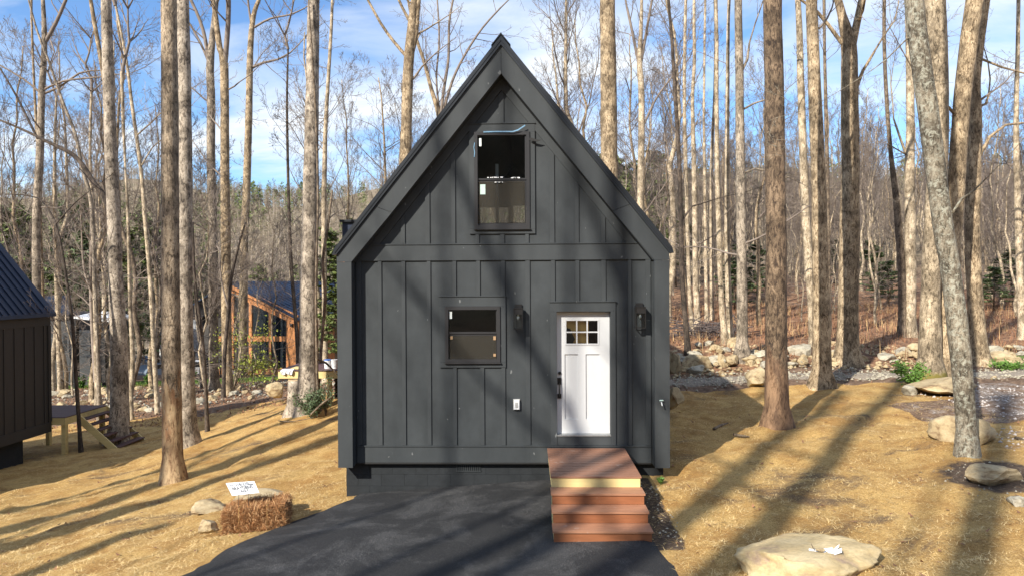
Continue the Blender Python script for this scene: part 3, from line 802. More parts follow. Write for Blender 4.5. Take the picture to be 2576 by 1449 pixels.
# ------------------------------------------------------------------ deck behind the cabin
dk = thing('rear_deck', 'raised deck of dark boards on pale timber posts behind the black cabin', 'deck', (-5.5, 22, -.4))
DZ = .76; DX0 = -7.78
k = 0; x = DX0
while x < -5.99:
    MB().box(x + .004, x + .136, 21.0, 23.8, DZ - .025, DZ + .0008 * (k % 3)).build('deck_board', M['decking_dark'], dk); x += .142; k += 1
MB().box(DX0 + .02, -3.2, 21.02, 21.06, DZ - .25, DZ - .027).build('rim_joist', M['pine_wood'], dk)
MB().box(DX0 + .02, DX0 + .06, 21.061, 23.78, DZ - .25, DZ - .027).build('rim_joist', M['pine_wood'], dk)
for px in (731, 828):
    x = at(px, 960, 21.1).x
    for y in (21.07, 23.5): MB().box(x - .065, x + .065, y, y + .13, -1.6, DZ - .03).build('post', M['pine_wood'], dk)
for k in range(7): MB().box(-6.55, -3.2, 22.9, 22.95, -.45 + k * .15, -.45 + k * .15 + .05).build('lattice_slat', M['frame_black'], dk)
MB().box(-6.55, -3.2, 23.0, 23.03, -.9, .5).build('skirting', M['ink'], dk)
MB().box(-7.5, -6.9, 21.3, 21.9, DZ + .003, DZ + .02).build('loose_board', M['pine_wood'], dk)
def bucket(px, label, lid):
    p = at(px, 925, 21.5); t = thing('bucket', label, 'bucket', (p.x, 21.5, DZ + .002), 'buckets on the rear deck')
    MB().tube([(p.x, 21.5, DZ + .002), (p.x, 21.5, DZ + .26)], [.092, .107], 20).build('pail', M['white_plastic'], t, smooth=False)
    MB().tube([(p.x, 21.5, DZ + .262), (p.x, 21.5, DZ + .285)], [.113, .113], 20).build('lid', M[lid], t)
    MB().tube([(p.x - .11, 21.5, DZ + .23), (p.x - .08, 21.40, DZ + .13), (p.x, 21.38, DZ + .08), (p.x + .08, 21.40, DZ + .13), (p.x + .11, 21.5, DZ + .23)], [.004] * 5, 5).build('bail', M['threshold'], t)
bucket(824, 'white bucket with a blue lid on the rear deck', 'blue_plastic')
bucket(842, 'all white bucket on the rear deck against the cabin', 'white_plastic')
cl = MB(); a = at(707, 916, 21.0); b_ = at(738, 942, 21.0); nxx, nzz = 14, 10
for j in range(nzz + 1):
    for i in range(nxx + 1):
        u, v2_ = i / nxx, j / nzz; half = .5 if u < .5 else -.5
        x = a.x + (b_.x - a.x) * (u + .10 * v2_ * (.5 - u)); z = DZ + .03 - (DZ + .03 - b_.z) * v2_ * (1 if abs(u - .5) > .12 else .75)
        y = 21.0 - .03 - .03 * math.sin(u * 19 + v2_ * 3) - (.0 if v2_ > .2 else -(.2 - v2_) * .9)
        cl.v.append((x, y, z))
for j in range(nzz):
    for i in range(nxx):
        q = j * (nxx + 1) + i; cl.f.append((q, q + 1, q + nxx + 2, q + nxx + 1))
o = cl.build('cloth', M['paper'], base=(a.x, 21, DZ), smooth=True); tag(o, 'crumpled white cloth hanging over the edge of the rear deck', 'cloth')
sm = o.modifiers.new('thick', 'SOLIDIFY'); sm.thickness = .006

# ------------------------------------------------------------------ twin cabin at the left
TX = -14.8; TW = 5.4; TC = TX - TW / 2; TY0, TY1 = 13.6, 20.8; TZ = -1.42   # TZ: shift against the main cabin
tw = thing('twin_cabin', 'dark cabin cut by the left frame edge with ribbed metal roof', 'house', (TC, TY0, TZ))
def tzx(u): return 7.30 + TZ - 1.25 * abs(u)
for y0, y1 in ((TY0, TY0 + .12), (TY1 - .12, TY1)):
    MB().xz([(TC - 2.7, .36 + TZ), (TC + 2.7, .36 + TZ), (TC + 2.7, tzx(2.7)), (TC, tzx(0)), (TC - 2.7, tzx(2.7))], y0, y1).build('gable_wall', M['twin_siding'], tw)
for sx in (-1, 1):
    a, b_ = sorted((TC + sx * 2.7, TC + sx * 2.58))
    MB().box(a, b_, TY0 + .121, TY1 - .121, .36 + TZ, 3.93 + TZ).build('side_wall', M['twin_siding'], tw)
    P = lambda u, z: (TC + sx * u, z + TZ)
    MB().xz([P(0, 7.53), P(2.82, 4.0), P(2.84, 3.90), P(2.75, 3.935), P(0, 7.375)], TY0 - .2, TY1 + .12).build('roof', M['roof_blue'], tw)
    for k in range(28):
        y = TY0 - .15 + k * .265
        MB().ext([(TC + sx * .05, y, 7.47 + TZ), (TC + sx * 2.81, y, 4.01 + TZ), (TC + sx * 2.83, y, 4.045 + TZ), (TC + sx * .05, y, 7.52 + TZ)], (0, .03, 0)).build('roof_rib', M['roof_blue'], tw)
    for k in range(18):
        y = TY0 + .12 + k * .40; x = TC + sx * 2.7
        MB().box(min(x, x + sx * .022), max(x, x + sx * .022), y, y + .06, .64 + TZ, 3.62 + TZ).build('batten', M['twin_siding'], tw)
    x = TC + sx * 2.7
    MB().box(min(x, x + sx * .026), max(x, x + sx * .026), TY0, TY1, .33 + TZ, .637 + TZ).build('skirt_board', M['twin_siding'], tw)
    MB().box(min(x, x + sx * .026), max(x, x + sx * .026), TY0, TY1, 3.623 + TZ, 3.91 + TZ).build('frieze_board', M['twin_siding'], tw)
    MB().box(min(x, x + sx * .03), max(x, x + sx * .03), TY1 - .1, TY1 + .02, .64 + TZ, 3.62 + TZ).build('corner_board', M['twin_siding'], tw)
MB().box(TC - 2.5, TC + 2.5, TY0 + .1, TY1 - .9, -3.2, .358 + TZ).build('foundation', M['charcoal_block'], tw)
tdk = thing('timber_deck', 'small timber deck with open stairs behind the left dark cabin', 'deck', (TX + .2, 22, -1.8))
zd = -.66
for k in range(15):
    y = TY1 + .06 + k * .142
    MB().box(TX - 2.5, TX + .42, y + .004, y + .136, zd - .025, zd + .0008 * (k % 3)).build('deck_board', M['decking_dark'], tdk)
MB().box(TX + .38, TX + .42, TY1 + .06, TY1 + 2.2, zd - .24, zd - .027).build('rim_joist', M['pine_wood'], tdk)
MB().box(TX - 2.4, TX + .379, TY1 + .06, TY1 + .10, zd - .24, zd - .027).build('rim_joist', M['pine_wood'], tdk)
for x, y in ((TX + .25, TY1 + .12), (TX + .25, TY1 + 2.0), (TX - 1.6, TY1 + 2.0)): MB().box(x, x + .13, y, y + .13, -2.2, zd - .03).build('post', M['pine_wood'], tdk)
for k in range(6):
    x = TX + .42 + k * .21; z = zd - .18 * (k + 1)
    MB().box(x, x + .26, TY1 + .75, TY1 + 2.15, z - .04, z).build('tread', M['decking_dark'], tdk)
for y in (TY1 + .70, TY1 + 2.16):
    MB().ext([(TX + .42, y, zd - .02), (TX + .42, y, zd - .32), (TX + 1.62, y, zd - 1.36), (TX + 1.75, y, zd - 1.2)], (0, .04, 0)).build('stringer', M['pine_wood'], tdk)

# ------------------------------------------------------------------ houses in the hollow
A = at(588, 712, 56.0); th = R(35)
ur = Vector((math.cos(th), -math.sin(th), 0)); rd = Vector((math.sin(th), math.cos(th), 0)); nrm = -rd
LH = thing('lodge', 'orange cedar gabled lodge with tall windows and a blue metal roof', 'house', (A.x, A.y, h(A.x, A.y)))
def wp(px, py, off=0.0): return atplane(px, py, A + nrm * off, nrm)
def wpoly(name, pts, mt, off, th_, parent=None):
    return MB().ext([wp(px, py, off) for px, py in pts], -nrm * th_).build(name, M[mt], parent or LH)
cz = h(-19, 52) - 1.2
br = wp(751, 860); br_b = Vector((br.x, br.y, cz)); A_b = Vector((A.x, A.y, cz)); L0 = A - ur * 8.5
# wall pieces: band, posts, right solid, lower sill; dark rooms behind
def wq(name, x0, y0, x1, y1, mt, off=0, th_=.25, parent=None): return wpoly(name, [(x0, y0), (x1, y0), (x1, y1), (x0, y1)], mt, off, th_, parent)
def rk(px, dyy=0): return 722 + (px - 588) * (800 - 722) / (751 - 588) + dyy
wpoly('wall_panel', [(720, rk(720, 4)), (751, rk(751, 4)), (751, 962), (720, 962)], 'cedar', 0, .25)
wpoly('wall_panel', [(540, 845.5), (719.6, 845.5), (719.6, 858), (540, 858)], 'cedar', .02, .25)
for a_, b__ in ((676, 681), (626, 633), (581, 588)):
    wpoly('post', [(a_, rk(a_, 6)), (b__, rk(b__, 6)), (b__, 955), (a_, 955)], 'cedar', .03, .25)
wpoly('wall_panel', [(540, 925), (719.6, 925), (719.6, 962), (540, 962)], 'cedar', 0, .2)
for a_, b__ in ((588, 626), (633, 676), (681, 719.6)):
    f_ = wpoly('window', [(a_, rk(a_, 20)), (b__, rk(b__, 20)), (b__, 845), (a_, 845)], 'car_glass', -.08, .04)
    wpoly('glazing_bar', [(a_, rk(a_, 6)), (b__, rk(b__, 6)), (b__, rk(b__, 21)), (a_, rk(a_, 21))], 'cedar', 0, .2, f_)
    f_ = wq('window', a_, 858.5, b__, 925, 'car_glass', -.08, .04)
    wq('glazing_bar', (a_ + b__) / 2 - .8, 858.5, (a_ + b__) / 2 + .8, 925, 'black_metal', -.03, .04, f_)
wpoly('rake_fascia', [(560, 722), (588, 730), (749, 807), (749, 793), (588, 716), (560, 714)], 'cedar', .35, .1)
# roof slopes: right slope towards us, left slope away
e0 = wp(752, 803, .5); rg = A + nrm * .5 + Vector((0, 0, .12)); Ln = 15
for sgn, e_ in ((1, e0), (-1, rg - ur * 8.6 - Vector((0, 0, 3.0)))):
    P4 = [rg, e_, e_ + rd * Ln, rg + rd * Ln]
    rf = MB().ext(P4, (0, 0, -.12)).build('roof', M['roof_blue'], LH)
    rb = MB()
    for k in range(34):
        t0 = rd * (k * Ln / 34 + .1); rb.ext([rg + t0, e_ + t0, e_ + t0 + rd * .06, rg + t0 + rd * .06], (0, 0, .05))
    tag(rb.build('roof_rib', M['roof_blue'], rf), kind='stuff')
sw = e0 - ur * .4 - nrm * .5
MB().ext([Vector((sw.x, sw.y, cz)), Vector((sw.x, sw.y, sw.z - .1)), Vector((sw.x, sw.y, sw.z - .1)) + rd * (Ln - 1), Vector((sw.x, sw.y, cz)) + rd * (Ln - 1)], -ur * .2).build('side_wall', M['cedar'], LH)
MB().ext([Vector((A.x, A.y, cz)) - ur * 8 + rd * 1.5, Vector((A.x, A.y, cz)) + ur * 6.4 + rd * 1.5, Vector((A.x, A.y, .6)) + ur * 6.4 + rd * 1.5, Vector((A.x, A.y, 3.0)) + rd * 1.5, Vector((A.x, A.y, .3)) - ur * 8 + rd * 1.5], rd * .1).build('inner_wall', M['interior'], LH)
wq('porch_light', 729, 813, 735, 821, 'black_metal', .15, .1)
# pool fence in front of the lodge
fa, fb = ground(480, 950), ground(690, 948)
fn = thing('pool_fence', 'low black metal picket fence in front of the cedar lodge', 'fence', fa)
dv = fb - fa; nP = 9
for k in range(nP):
    p = fa + dv * k / (nP - 1); p.z = h(p.x, p.y)
    MB().box(p.x - .04, p.x + .04, p.y - .04, p.y + .04, p.z, p.z + 1.35).build('post', M['black_metal'], fn)
pk = MB(); rl = MB(); q0 = None
for k in range(110):
    p = fa + dv * k / 109; z = h(p.x, p.y)
    pk.box(p.x - .012, p.x + .012, p.y - .012, p.y + .012, z + .1, z + 1.25)
    if q0 is not None and k % 10 == 9 or k == 0:
        for hh in (.15, 1.2):
            if q0 is not None: rl.tube([(q0.x, q0.y, q0.z + hh), (p.x, p.y, z + hh)], [.02, .02], 4)
        q0 = Vector((p.x, p.y, z))
tag(pk.build('pickets', M['black_metal'], fn), kind='stuff'); rl.build('rail', M['black_metal'], fn)
# pale pool terrace behind the fence
tr_ = MB(); a = ground(560, 944); tr_.box(a.x, a.x + 8.5, a.y + 1, a.y + 4, a.z - .6, a.z + .25)
tag(tr_.build('pool_terrace', M['snow_rubble']), kind='structure')

# dark modern house behind the twin cabin, canopy beside it
Yd = 48.0
a, b_, c_, d_ = rect(100, 792, 178, 957, Yd)
DH = thing('dark_house', 'dark grey two storey house behind the left cabin with blue roof', 'house', (a, Yd, c_))
MB().box(a - 6, b_, Yd, Yd + 7, c_ - 1, d_).build('wall', M['dark_siding'], DH)
g_ = at(100, 750, Yd); g1 = at(170, 750, Yd + 3); g2 = at(187, 791, Yd - .4)
MB().ext([(a - 6, Yd - .5, d_), (g2.x, Yd - .5, d_), (g1.x, Yd + 3.4, g_.z), (a - 6, Yd + 3.4, g_.z)], (0, 0, .15)).build('roof', M['roof_blue'], DH)
w1 = flat(DH, 'window', 'car_glass', (160, 845, 167, 880), Yd - .02)
for px in ((140, 880, 146, 892),): flat(DH, 'vent', 'white_plastic', px, Yd - .03)
a, b_, c_, d_ = rect(182, 790, 276, 800, 44)
CN = thing('carport', 'flat white roofed canopy on black posts beside the dark house', 'canopy', (a, 44, h(a, 44)))
MB().ext([(a, 44, c_), (b_, 44, c_ - .25), (b_, 47, c_ - .1), (a, 47, d_)], (0, 0, .12)).build('canopy_roof', M['white_plastic'], CN)
for px in (262, 190):
    p = at(px, 850, 44.3); MB().box(p.x - .12, p.x + .12, 44.2, 44.5, h(p.x, 44.3) - .2, c_ - .1).build('post', M['ink'], CN)
for k, zy in enumerate((835, 868, 895)):
    aa = at(205, zy, 45.5); bb = at(255, zy, 45.5); MB().box(aa.x, bb.x, 45.4, 46.6, aa.z - .1, aa.z).build('landing', M['dark_siding'], CN)
aa = at(178, 830, 47); bb = at(232, 960, 47); MB().box(aa.x, bb.x, 46.8, 47, bb.z - 1, aa.z).build('rear_panel', M['dark_siding'], CN)
def shed(px, Yp, label, wm, rm, depth=5):
    a, b_, c_, d_ = rect(*px, Yp); c_ = min(c_, h(a, Yp))
    t = thing('outbuilding', label, 'house', (a, Yp, c_))
    MB().box(a, b_, Yp, Yp + depth, c_ - .5, d_).build('wall', M[wm], t)
    MB().ext([(a - .3, Yp - .4, d_ - .05), (b_ + .3, Yp - .4, d_ - .05), (b_ + .3, Yp + depth / 2, d_ + .9), (a - .3, Yp + depth / 2, d_ + .9)], (0, 0, .12)).build('roof', M[rm], t)
    MB().ext([(a - .3, Yp + depth + .4, d_ - .05), (b_ + .3, Yp + depth + .4, d_ - .05), (b_ + .3, Yp + depth / 2 + .01, d_ + .9), (a - .3, Yp + depth / 2 + .01, d_ + .9)], (0, 0, .12)).build('roof', M[rm], t)
    return t
t = shed((397, 845, 436, 893), 88, 'grey sided outbuilding with white corner seen between the left trunks', 'grey_siding', 'dark_siding')
flat(t, 'garage_door', 'white_plastic', (399, 862, 412, 893), 87.97)
t = shed((486, 795, 560, 905), 80, 'grey two storey house behind the left trunks beside the cedar lodge', 'grey_siding', 'roof_blue', 7)
flat(t, 'window', 'car_glass', (500, 840, 506, 870), 79.97); flat(t, 'window', 'car_glass', (520, 812, 530, 826), 79.97); flat(t, 'door', 'car_glass', (500, 876, 510, 905), 79.97)
t = shed((1684, 800, 1712, 842), 78, 'small dark roofed shed in the woods just right of the cabin', 'tan_siding', 'ink')
flat(t, 'doorway', 'ink', (1693, 806, 1709, 838), 77.97)
t = shed((2497, 790, 2562, 838), 75, 'pale house glimpsed through the woods near the right edge', 'snow_rubble', 'grey_siding')
flat(t, 'window', 'car_glass', (2510, 800, 2520, 815), 74.97)

# parked cars in the hollow
def car(px, py, Yp, label, mt, rz=0, s=1.0):
    p = at(px, py, Yp); z = h(p.x, p.y)
    t = thing('parked_car', label, 'car', (p.x, p.y, z)); OFF[t.name] = Vector((0, 0, 0))
    t.rotation_euler = (0, 0, rz); t.scale = (s, s, s)
    prof = [(-2.2, .35), (2.2, .35), (2.25, .75), (1.9, .95), (1.0, 1.02), (.4, 1.55), (-1.5, 1.6), (-2.1, 1.05), (-2.25, .8)]
    MB().xz(prof, -.88, .88).build('body', M[mt], t)
    MB().xz([(.93, 1.04), (.38, 1.5), (-1.45, 1.54), (-1.95, 1.08)], -.886, .886).build('side_window', M['car_glass'], t)
    MB().ext([(1.02, -.72, 1.05), (1.02, .72, 1.05), (.45, .66, 1.53), (.45, -.66, 1.53)], (.02, 0, .02)).build('windscreen', M['car_glass'], t)
    for x in (-1.4, 1.4):
        for y in (-.9, .72):
            w_ = MB().tube([(x, y, .34), (x, y + .18, .34)], [.34, .34], 16).build('wheel', M['tyre'], t)
            MB().tube([(x, y - .01, .34), (x, y + .19, .34)], [.19, .19], 12).build('rim', M['threshold'], w_)
    for y in (-.7, .5): MB().box(2.19, 2.27, y, y + .2, .7, .85).build('headlight', M['bulb'], t)
    MB().box(-2.27, -2.2, -.3, .3, .75, .9).build('number_plate', M['white_plastic'], t)
car(500, 905, 70, 'white estate car parked beside the grey house behind the left trunks', 'car_white', .25)
car(398, 908, 74, 'pale blue car parked by the outbuilding left of the peeled trunk', 'car_blue', 1.2)
car(352, 878, 92, 'long silver blue vehicle parked far back between the left trunks', 'car_blue', .05, 1.1)

def zone(px):
    if px < 290: return 'left of the big smooth grey trunk'
    if px < 450: return 'between the smooth grey and peeled trunks'
    if px < 610: return 'between twin big trunks and cedar lodge'
    if px < 790: return 'around the cedar lodge'
    if px < 1100: return 'above the left roof slope'
    if px < 1535: return 'above the gable peak'
    if px < 1690: return 'beside the right roof slope'
    if px < 1865: return 'between the cabin and grey bank trunk'
    if px < 1955: return 'just left of the big dark peeling trunk'
    if px < 2065: return 'between the dark peeling and splay footed trunks'
    if px < 2135: return 'left of the massive forked trunk'
    if px < 2340: return 'between the forked and mossy footed trunks'
    if px < 2465: return 'behind the leaning lichen covered tree'
    return 'near the right frame edge'
# ------------------------------------------------------------------ rocks
rocks = []
def rock_mesh(seed, mt, sub=3, blocky=.5):
    bm = bmesh.new(); bmesh.ops.create_icosphere(bm, subdivisions=sub, radius=1.0)
    rr = random.Random(seed); planes = [(Vector((rr.gauss(0, 1), rr.gauss(0, 1), rr.gauss(0, 1))).normalized(), .50 + .32 * rr.random()) for _ in range(11)]
    o3 = Vector((seed * 3.7, seed * 1.3, 0))
    for v in bm.verts:
        p = v.co.copy()
        for n_, d_ in planes:
            k = p.dot(n_) - d_
            if k > 0: p -= n_ * k * (.80 + blocky * .2)
        p *= 1 + .13 * mnoise.noise(p * 1.3 + o3) + .08 * mnoise.noise(p * 3.5 + o3) + .05 * mnoise.noise(p * 9 + o3)
        v.co = p
    me = bpy.data.meshes.new('boulder'); bm.to_mesh(me); bm.free(); me.materials.append(M[mt])
    if sub > 3: me.polygons.foreach_set('use_smooth', [True] * len(me.polygons))
    return me
RM = [rock_mesh(s_, ('sandstone', 'sandstone', 'sandstone_grey')[s_ % 3]) for s_ in range(1, 13)]
def rock(px, py, w, hh, label, mesh=None, Yp=None, group='boulders beside the track', rot=None, sink=.25, name='boulder', flatz=None):
    """px,py: middle of the foot in the picture, w,hh: width and height in picture px"""
    p = ground(px, py) if Yp is None else at(px, py, Yp)
    s_ = w * p.y / F / 2 / .82; sz = hh * p.y / F / (2 - sink * 2) / .8
    o = bpy.data.objects.new(name, mesh or rnd.choice(RM)); COL.objects.link(o)
    o.location = (p.x, p.y + s_ * .5, p.z + sz * (1 - sink * 2) * .9); o.scale = (s_, s_ * rnd.uniform(.75, 1.0), sz)
    o.rotation_euler = (0, 0, rnd.uniform(0, 6.28)) if rot is None else rot
    return tag(o, label, 'rock', group)
big = rock_mesh(41, 'sandstone_slab', 5, .8)
for v in big.vertices:
    v.co.z = min(v.co.z, .50 + .05 * mnoise.noise(v.co * 2.2) - .06 * v.co.y + .03 * mnoise.noise(v.co * 7))
SLAB = bpy.data.objects.new('boulder', big); COL.objects.link(SLAB); c_ = at(2036, 1430, 7.75)
SLAB.location = (c_.x, 7.78, h(c_.x, 7.78) + .08); SLAB.scale = (.93, .62, .40); SLAB.rotation_euler = (0, 0, .12)
tag(SLAB, 'large flat tan sandstone slab in the bottom right foreground', 'rock')
rock(2524, 1216, 118, 34, 'long pale boulder with brown stains at the right frame edge', RM[0], group=None, rot=(0, 0, .1))
rock(2441, 1118, 128, 62, 'pale rounded boulder behind the foot of the leaning lichen covered tree', rock_mesh(53, 'sandstone', 4, .4), group=None, Yp=11.9)
rock(2572, 1280, 46, 24, 'small tan rock on bare soil at the right edge below the stained boulder', RM[1], group=None)
rock(2395, 993, 150, 32, 'long brown sandstone block behind the leaning tree beside the track', RM[3], group=None, rot=(0, 0, .05), Yp=16.3)
rock(2292, 990, 34, 22, 'small flat stone left of the brown block by the track', RM[4], group=None)
rock(1913, 968, 60, 36, 'tan boulder on the near side of the track left of the brown trunk', RM[5], group=None, Yp=17.9)
rock(1700, 1020, 50, 40, 'dark shaded boulder at the back right corner of the cabin', RM[6], group=None, Yp=15.4)
rock(2018, 903, 66, 38, 'grey tilted boulder propped on top of the rock bank', RM[7], group=None, Yp=22.0, rot=(.3, -.35, .3))
rock(1760, 932, 68, 34, 'broad tan boulder near the left end of the rock bank', RM[0], group=None)
rock(1815, 930, 34, 34, 'squarish cracked boulder beside the broad tan one', RM[3], group=None, Yp=21.2)
rock(1702, 935, 36, 42, 'grey lichened boulder next to the cabin corner', RM[2], group=None, Yp=20.6)
rock(2560, 940, 120, 44, 'big smooth tan boulder at the right end of the rock bank', RM[9], group=None, Yp=20.3)
rock(2462, 925, 50, 34, 'upright pale boulder right of the leaning tree in the bank', RM[10], group=None, Yp=20.8)
rock(690, 993, 50, 26, 'smooth pale boulder on the straw left of the cabin', RM[9], group=None, Yp=25.5, rot=(0, 0, .3))
rock(512, 1296, 88, 26, 'flat pale slab on the straw left of the mulch bale', RM[11], group=None, rot=(0, 0, .2))
rock(640, 1262, 130, 15, 'flat tan slab behind the mulch bale under the sign', RM[5], group=None, Yp=10.55, rot=(0, 0, 1.0))
rock(518, 1338, 56, 26, 'straw covered stone at the left end of the mulch bale', RM[8], group=None, Yp=9.9)
for k in range(95):
    px = 1686 + 890 * rnd.random()
    if rnd.random() < .75: Yp = rnd.uniform(20.5, 22.4)
    else: Yp = rnd.uniform(18.1, 18.5) if rnd.random() < .3 else rnd.uniform(22, 24)
    x = at(px, 900, Yp).x; z = h(x, Yp); w = rnd.choice([18, 22, 28, 34, 42, 52])
    o = bpy.data.objects.new('boulder', rnd.choice(RM)); COL.objects.link(o); s_ = w * Yp / F / 1.7
    o.location = (x, Yp, z + s_ * .15 + (.12 if Yp > 20 and w < 30 else 0)); o.scale = (s_, s_ * .8, s_ * rnd.uniform(.35, .7)); o.rotation_euler = (rnd.uniform(-.3, .3), rnd.uniform(-.3, .3), rnd.uniform(0, 6.28))
    tag(o, ('small ' if w < 25 else 'medium ' if w < 38 else 'large ') + 'tan rock ' + ('edging the track ' if Yp < 19 else 'in the bank ') + zone(px), 'rock', 'rocks of the bank beside the gravel track')
for k in range(90):
    px = rnd.uniform(130, 690); Yp = rnd.uniform(29, 42); x = at(px, 900, Yp).x; z = h(x, Yp); s_ = rnd.uniform(.12, .38)
    o = bpy.data.objects.new('creek_stone', rnd.choice(RM)); COL.objects.link(o)
    o.location = (x, Yp, z + s_ * .2); o.scale = (s_, s_ * .8, s_ * .6); o.rotation_euler = (0, 0, rnd.uniform(0, 6.28))
    tag(o, ('large' if s_ > .26 else 'small') + ' stone in the dry rubble bed ' + zone(px), 'rock', 'stones in the rubble bed in the hollow')
# paper and stick on the slab

def litter_paper(px, py, Yp, w, label, zoff=0):
    c = at(px, py, Yp) if Yp else ground(px, py); mbp = MB(); n_ = 6
    for j in range(n_ + 1):
        for i in range(n_ + 1):
            u, v_ = i / n_ - .5, j / n_ - .5
            mbp.v.append((c.x + u * w, c.y + v_ * w * .7 + .1 * u * w, c.z + zoff + .10 * w * mnoise.noise((u * 5 + px, v_ * 5, py)) + .10 * w))
    for j in range(n_):
        for i in range(n_):
            q = j * (n_ + 1) + i; mbp.f.append((q, q + 1, q + n_ + 2, q + n_ + 1))
    o = mbp.build('crumpled_paper', M['paper'], base=tuple(c)); tag(o, label, 'litter'); md = o.modifiers.new('t', 'SOLIDIFY'); md.thickness = .003
    return c
PAPERS = [(1678, 1243, None, .12, 'white scrap of paper on the straw right of the steps'), (1185, 1312, None, .16, 'crumpled white scrap lying on the black driveway'),
          (2088, 1256, None, .05, 'tiny white scrap on the straw right of the steps shadow')]
for q in PAPERS: litter_paper(*q)
sz_ = SLAB.location.z + .40 * .47
pc = at(2080, 1400, 7.85)
def slabp(px, py):
    d_ = ray(px, py); t_ = (sz_ - CAMZ) / d_.z; return Vector((0, 0, CAMZ)) + d_ * t_
pc = slabp(2078, 1392); nb_ = MB()
for k, (u, v_, w_, l_) in enumerate([(-.09, .02, .07, .16), (.03, .04, .08, .12), (.08, -.03, .06, .17), (.10, .03, .03, .14)]):
    cc = pc + Vector((u, v_, .012 + .006 * k)); a_ = Vector((l_ / 2, -.03 + .02 * k, .012 * k)); b_ = Vector((.012, w_ / 2, .012))
    nb_.ext([cc - a_ - b_, cc + a_ - b_, cc + a_ + b_, cc - a_ + b_], (0, 0, .003))
tag(nb_.build('crumpled_paper', M['paper'], base=tuple(pc)), 'folded white papers held under a pebble on the big sandstone slab', 'litter')
pb = bpy.data.objects.new('pebble', RM[2]); COL.objects.link(pb); pb.location = pc + Vector((-.06, 0, .045)); pb.scale = (.06, .04, .022); tag(pb, 'small flat pebble weighing down the papers on the big slab', 'rock')
ps = slabp(2052, 1388); tag(MB().tube([ps, ps + Vector((-.03, 0, .05)), ps + Vector((-.05, .01, .10))], [.006, .005, .003], 6).build('twig', M['bark_brown'], base=tuple(ps)), 'short twig sticking up from the papers on the big slab', 'twig')

# ------------------------------------------------------------------ mulch bale and sign
bp = ground(630, 1340)
B = thing('mulch_bale', 'rusty brown pine straw bale at the edge of the driveway', 'bale', (bp.x, bp.y + .25, bp.z))
bx, by, bz = bp.x, bp.y + .27, bp.z; ang = .14
def bl(u, v_, w): return Vector((bx + u * math.cos(ang) - v_ * math.sin(ang), by + u * math.sin(ang) + v_ * math.cos(ang), bz + w + .10 * u))
bm_ = MB(); NX, NY, NZ = 22, 12, 10
L2, D2, H2 = .44, .23, .36
def face(f, na, nb):
    s0 = len(bm_.v)
    for j in range(nb + 1):
        for i in range(na + 1):
            p_ = Vector(f(i / na, j / nb)); n_ = .045 * mnoise.noise(p_ * 9) + .035 * mnoise.noise(p_ * 23)
            c_ = Vector((p_.x, p_.y, p_.z - H2 / 2)); bm_.v.append(tuple(bl(*(p_ + c_.normalized() * n_))))
    for j in range(nb):
        for i in range(na):
            q = s0 + j * (na + 1) + i; bm_.f.append((q, q + 1, q + na + 2, q + na + 1))
face(lambda a, b: (-L2 + 2*L2*a, -D2, H2*b), NX, NZ); face(lambda a, b: (-L2 + 2*L2*a, -D2 + 2*D2*b, H2), NX, NY)
face(lambda a, b: (L2, -D2 + 2*D2*a, H2*b), NY, NZ); face(lambda a, b: (-L2, D2 - 2*D2*a, H2*b), NY, NZ); face(lambda a, b: (L2 - 2*L2*a, D2, H2*b), NX, NZ)
bm_.build('bale_core', M['mulch_straw'], B)
for nm, mt, cnt in (('pine_straw', 'mulch_straw', 2600), ('pale_pine_straw', 'mulch_light', 900)):
    ms = MB()
    for k in range(cnt):
        f_ = rnd.random()
        if f_ < .5: p_ = Vector((rnd.uniform(-L2, L2), -D2, rnd.uniform(0, H2)))
        elif f_ < .8: p_ = Vector((rnd.uniform(-L2, L2), rnd.uniform(-D2, D2), H2))
        else: p_ = Vector((rnd.choice((-1, 1)) * L2, rnd.uniform(-D2, D2), rnd.uniform(0, H2)))
        out = Vector((p_.x / L2, p_.y / D2, (p_.z - H2/2) / (H2/2))); out = Vector([1.0 * (abs(c) > .97) * (1 if c > 0 else -1) for c in out])
        d_ = (Vector((rnd.gauss(0, 1), rnd.gauss(0, 1), rnd.gauss(0, 1))) + out * .7).normalized() * rnd.uniform(.03, .11)
        a_ = p_ + out * .01 - d_ * .3; m_ = p_ + d_ * .4 + out * .03 * rnd.random(); e_ = p_ + d_
        ms.tube([bl(*a_), bl(*m_), bl(*e_)], [.0022, .0026, .001], 3, False)
    tag(ms.build(nm, M[mt], B), kind='stuff')
for u in (-.2, .2):
    MB().tube([bl(u, -D2 - .035, 0), bl(u, -D2 - .035, H2 + .02), bl(u, D2 + .03, H2 + .03)], [.004] * 3, 5).build('twine', M['straw_gold'], B)
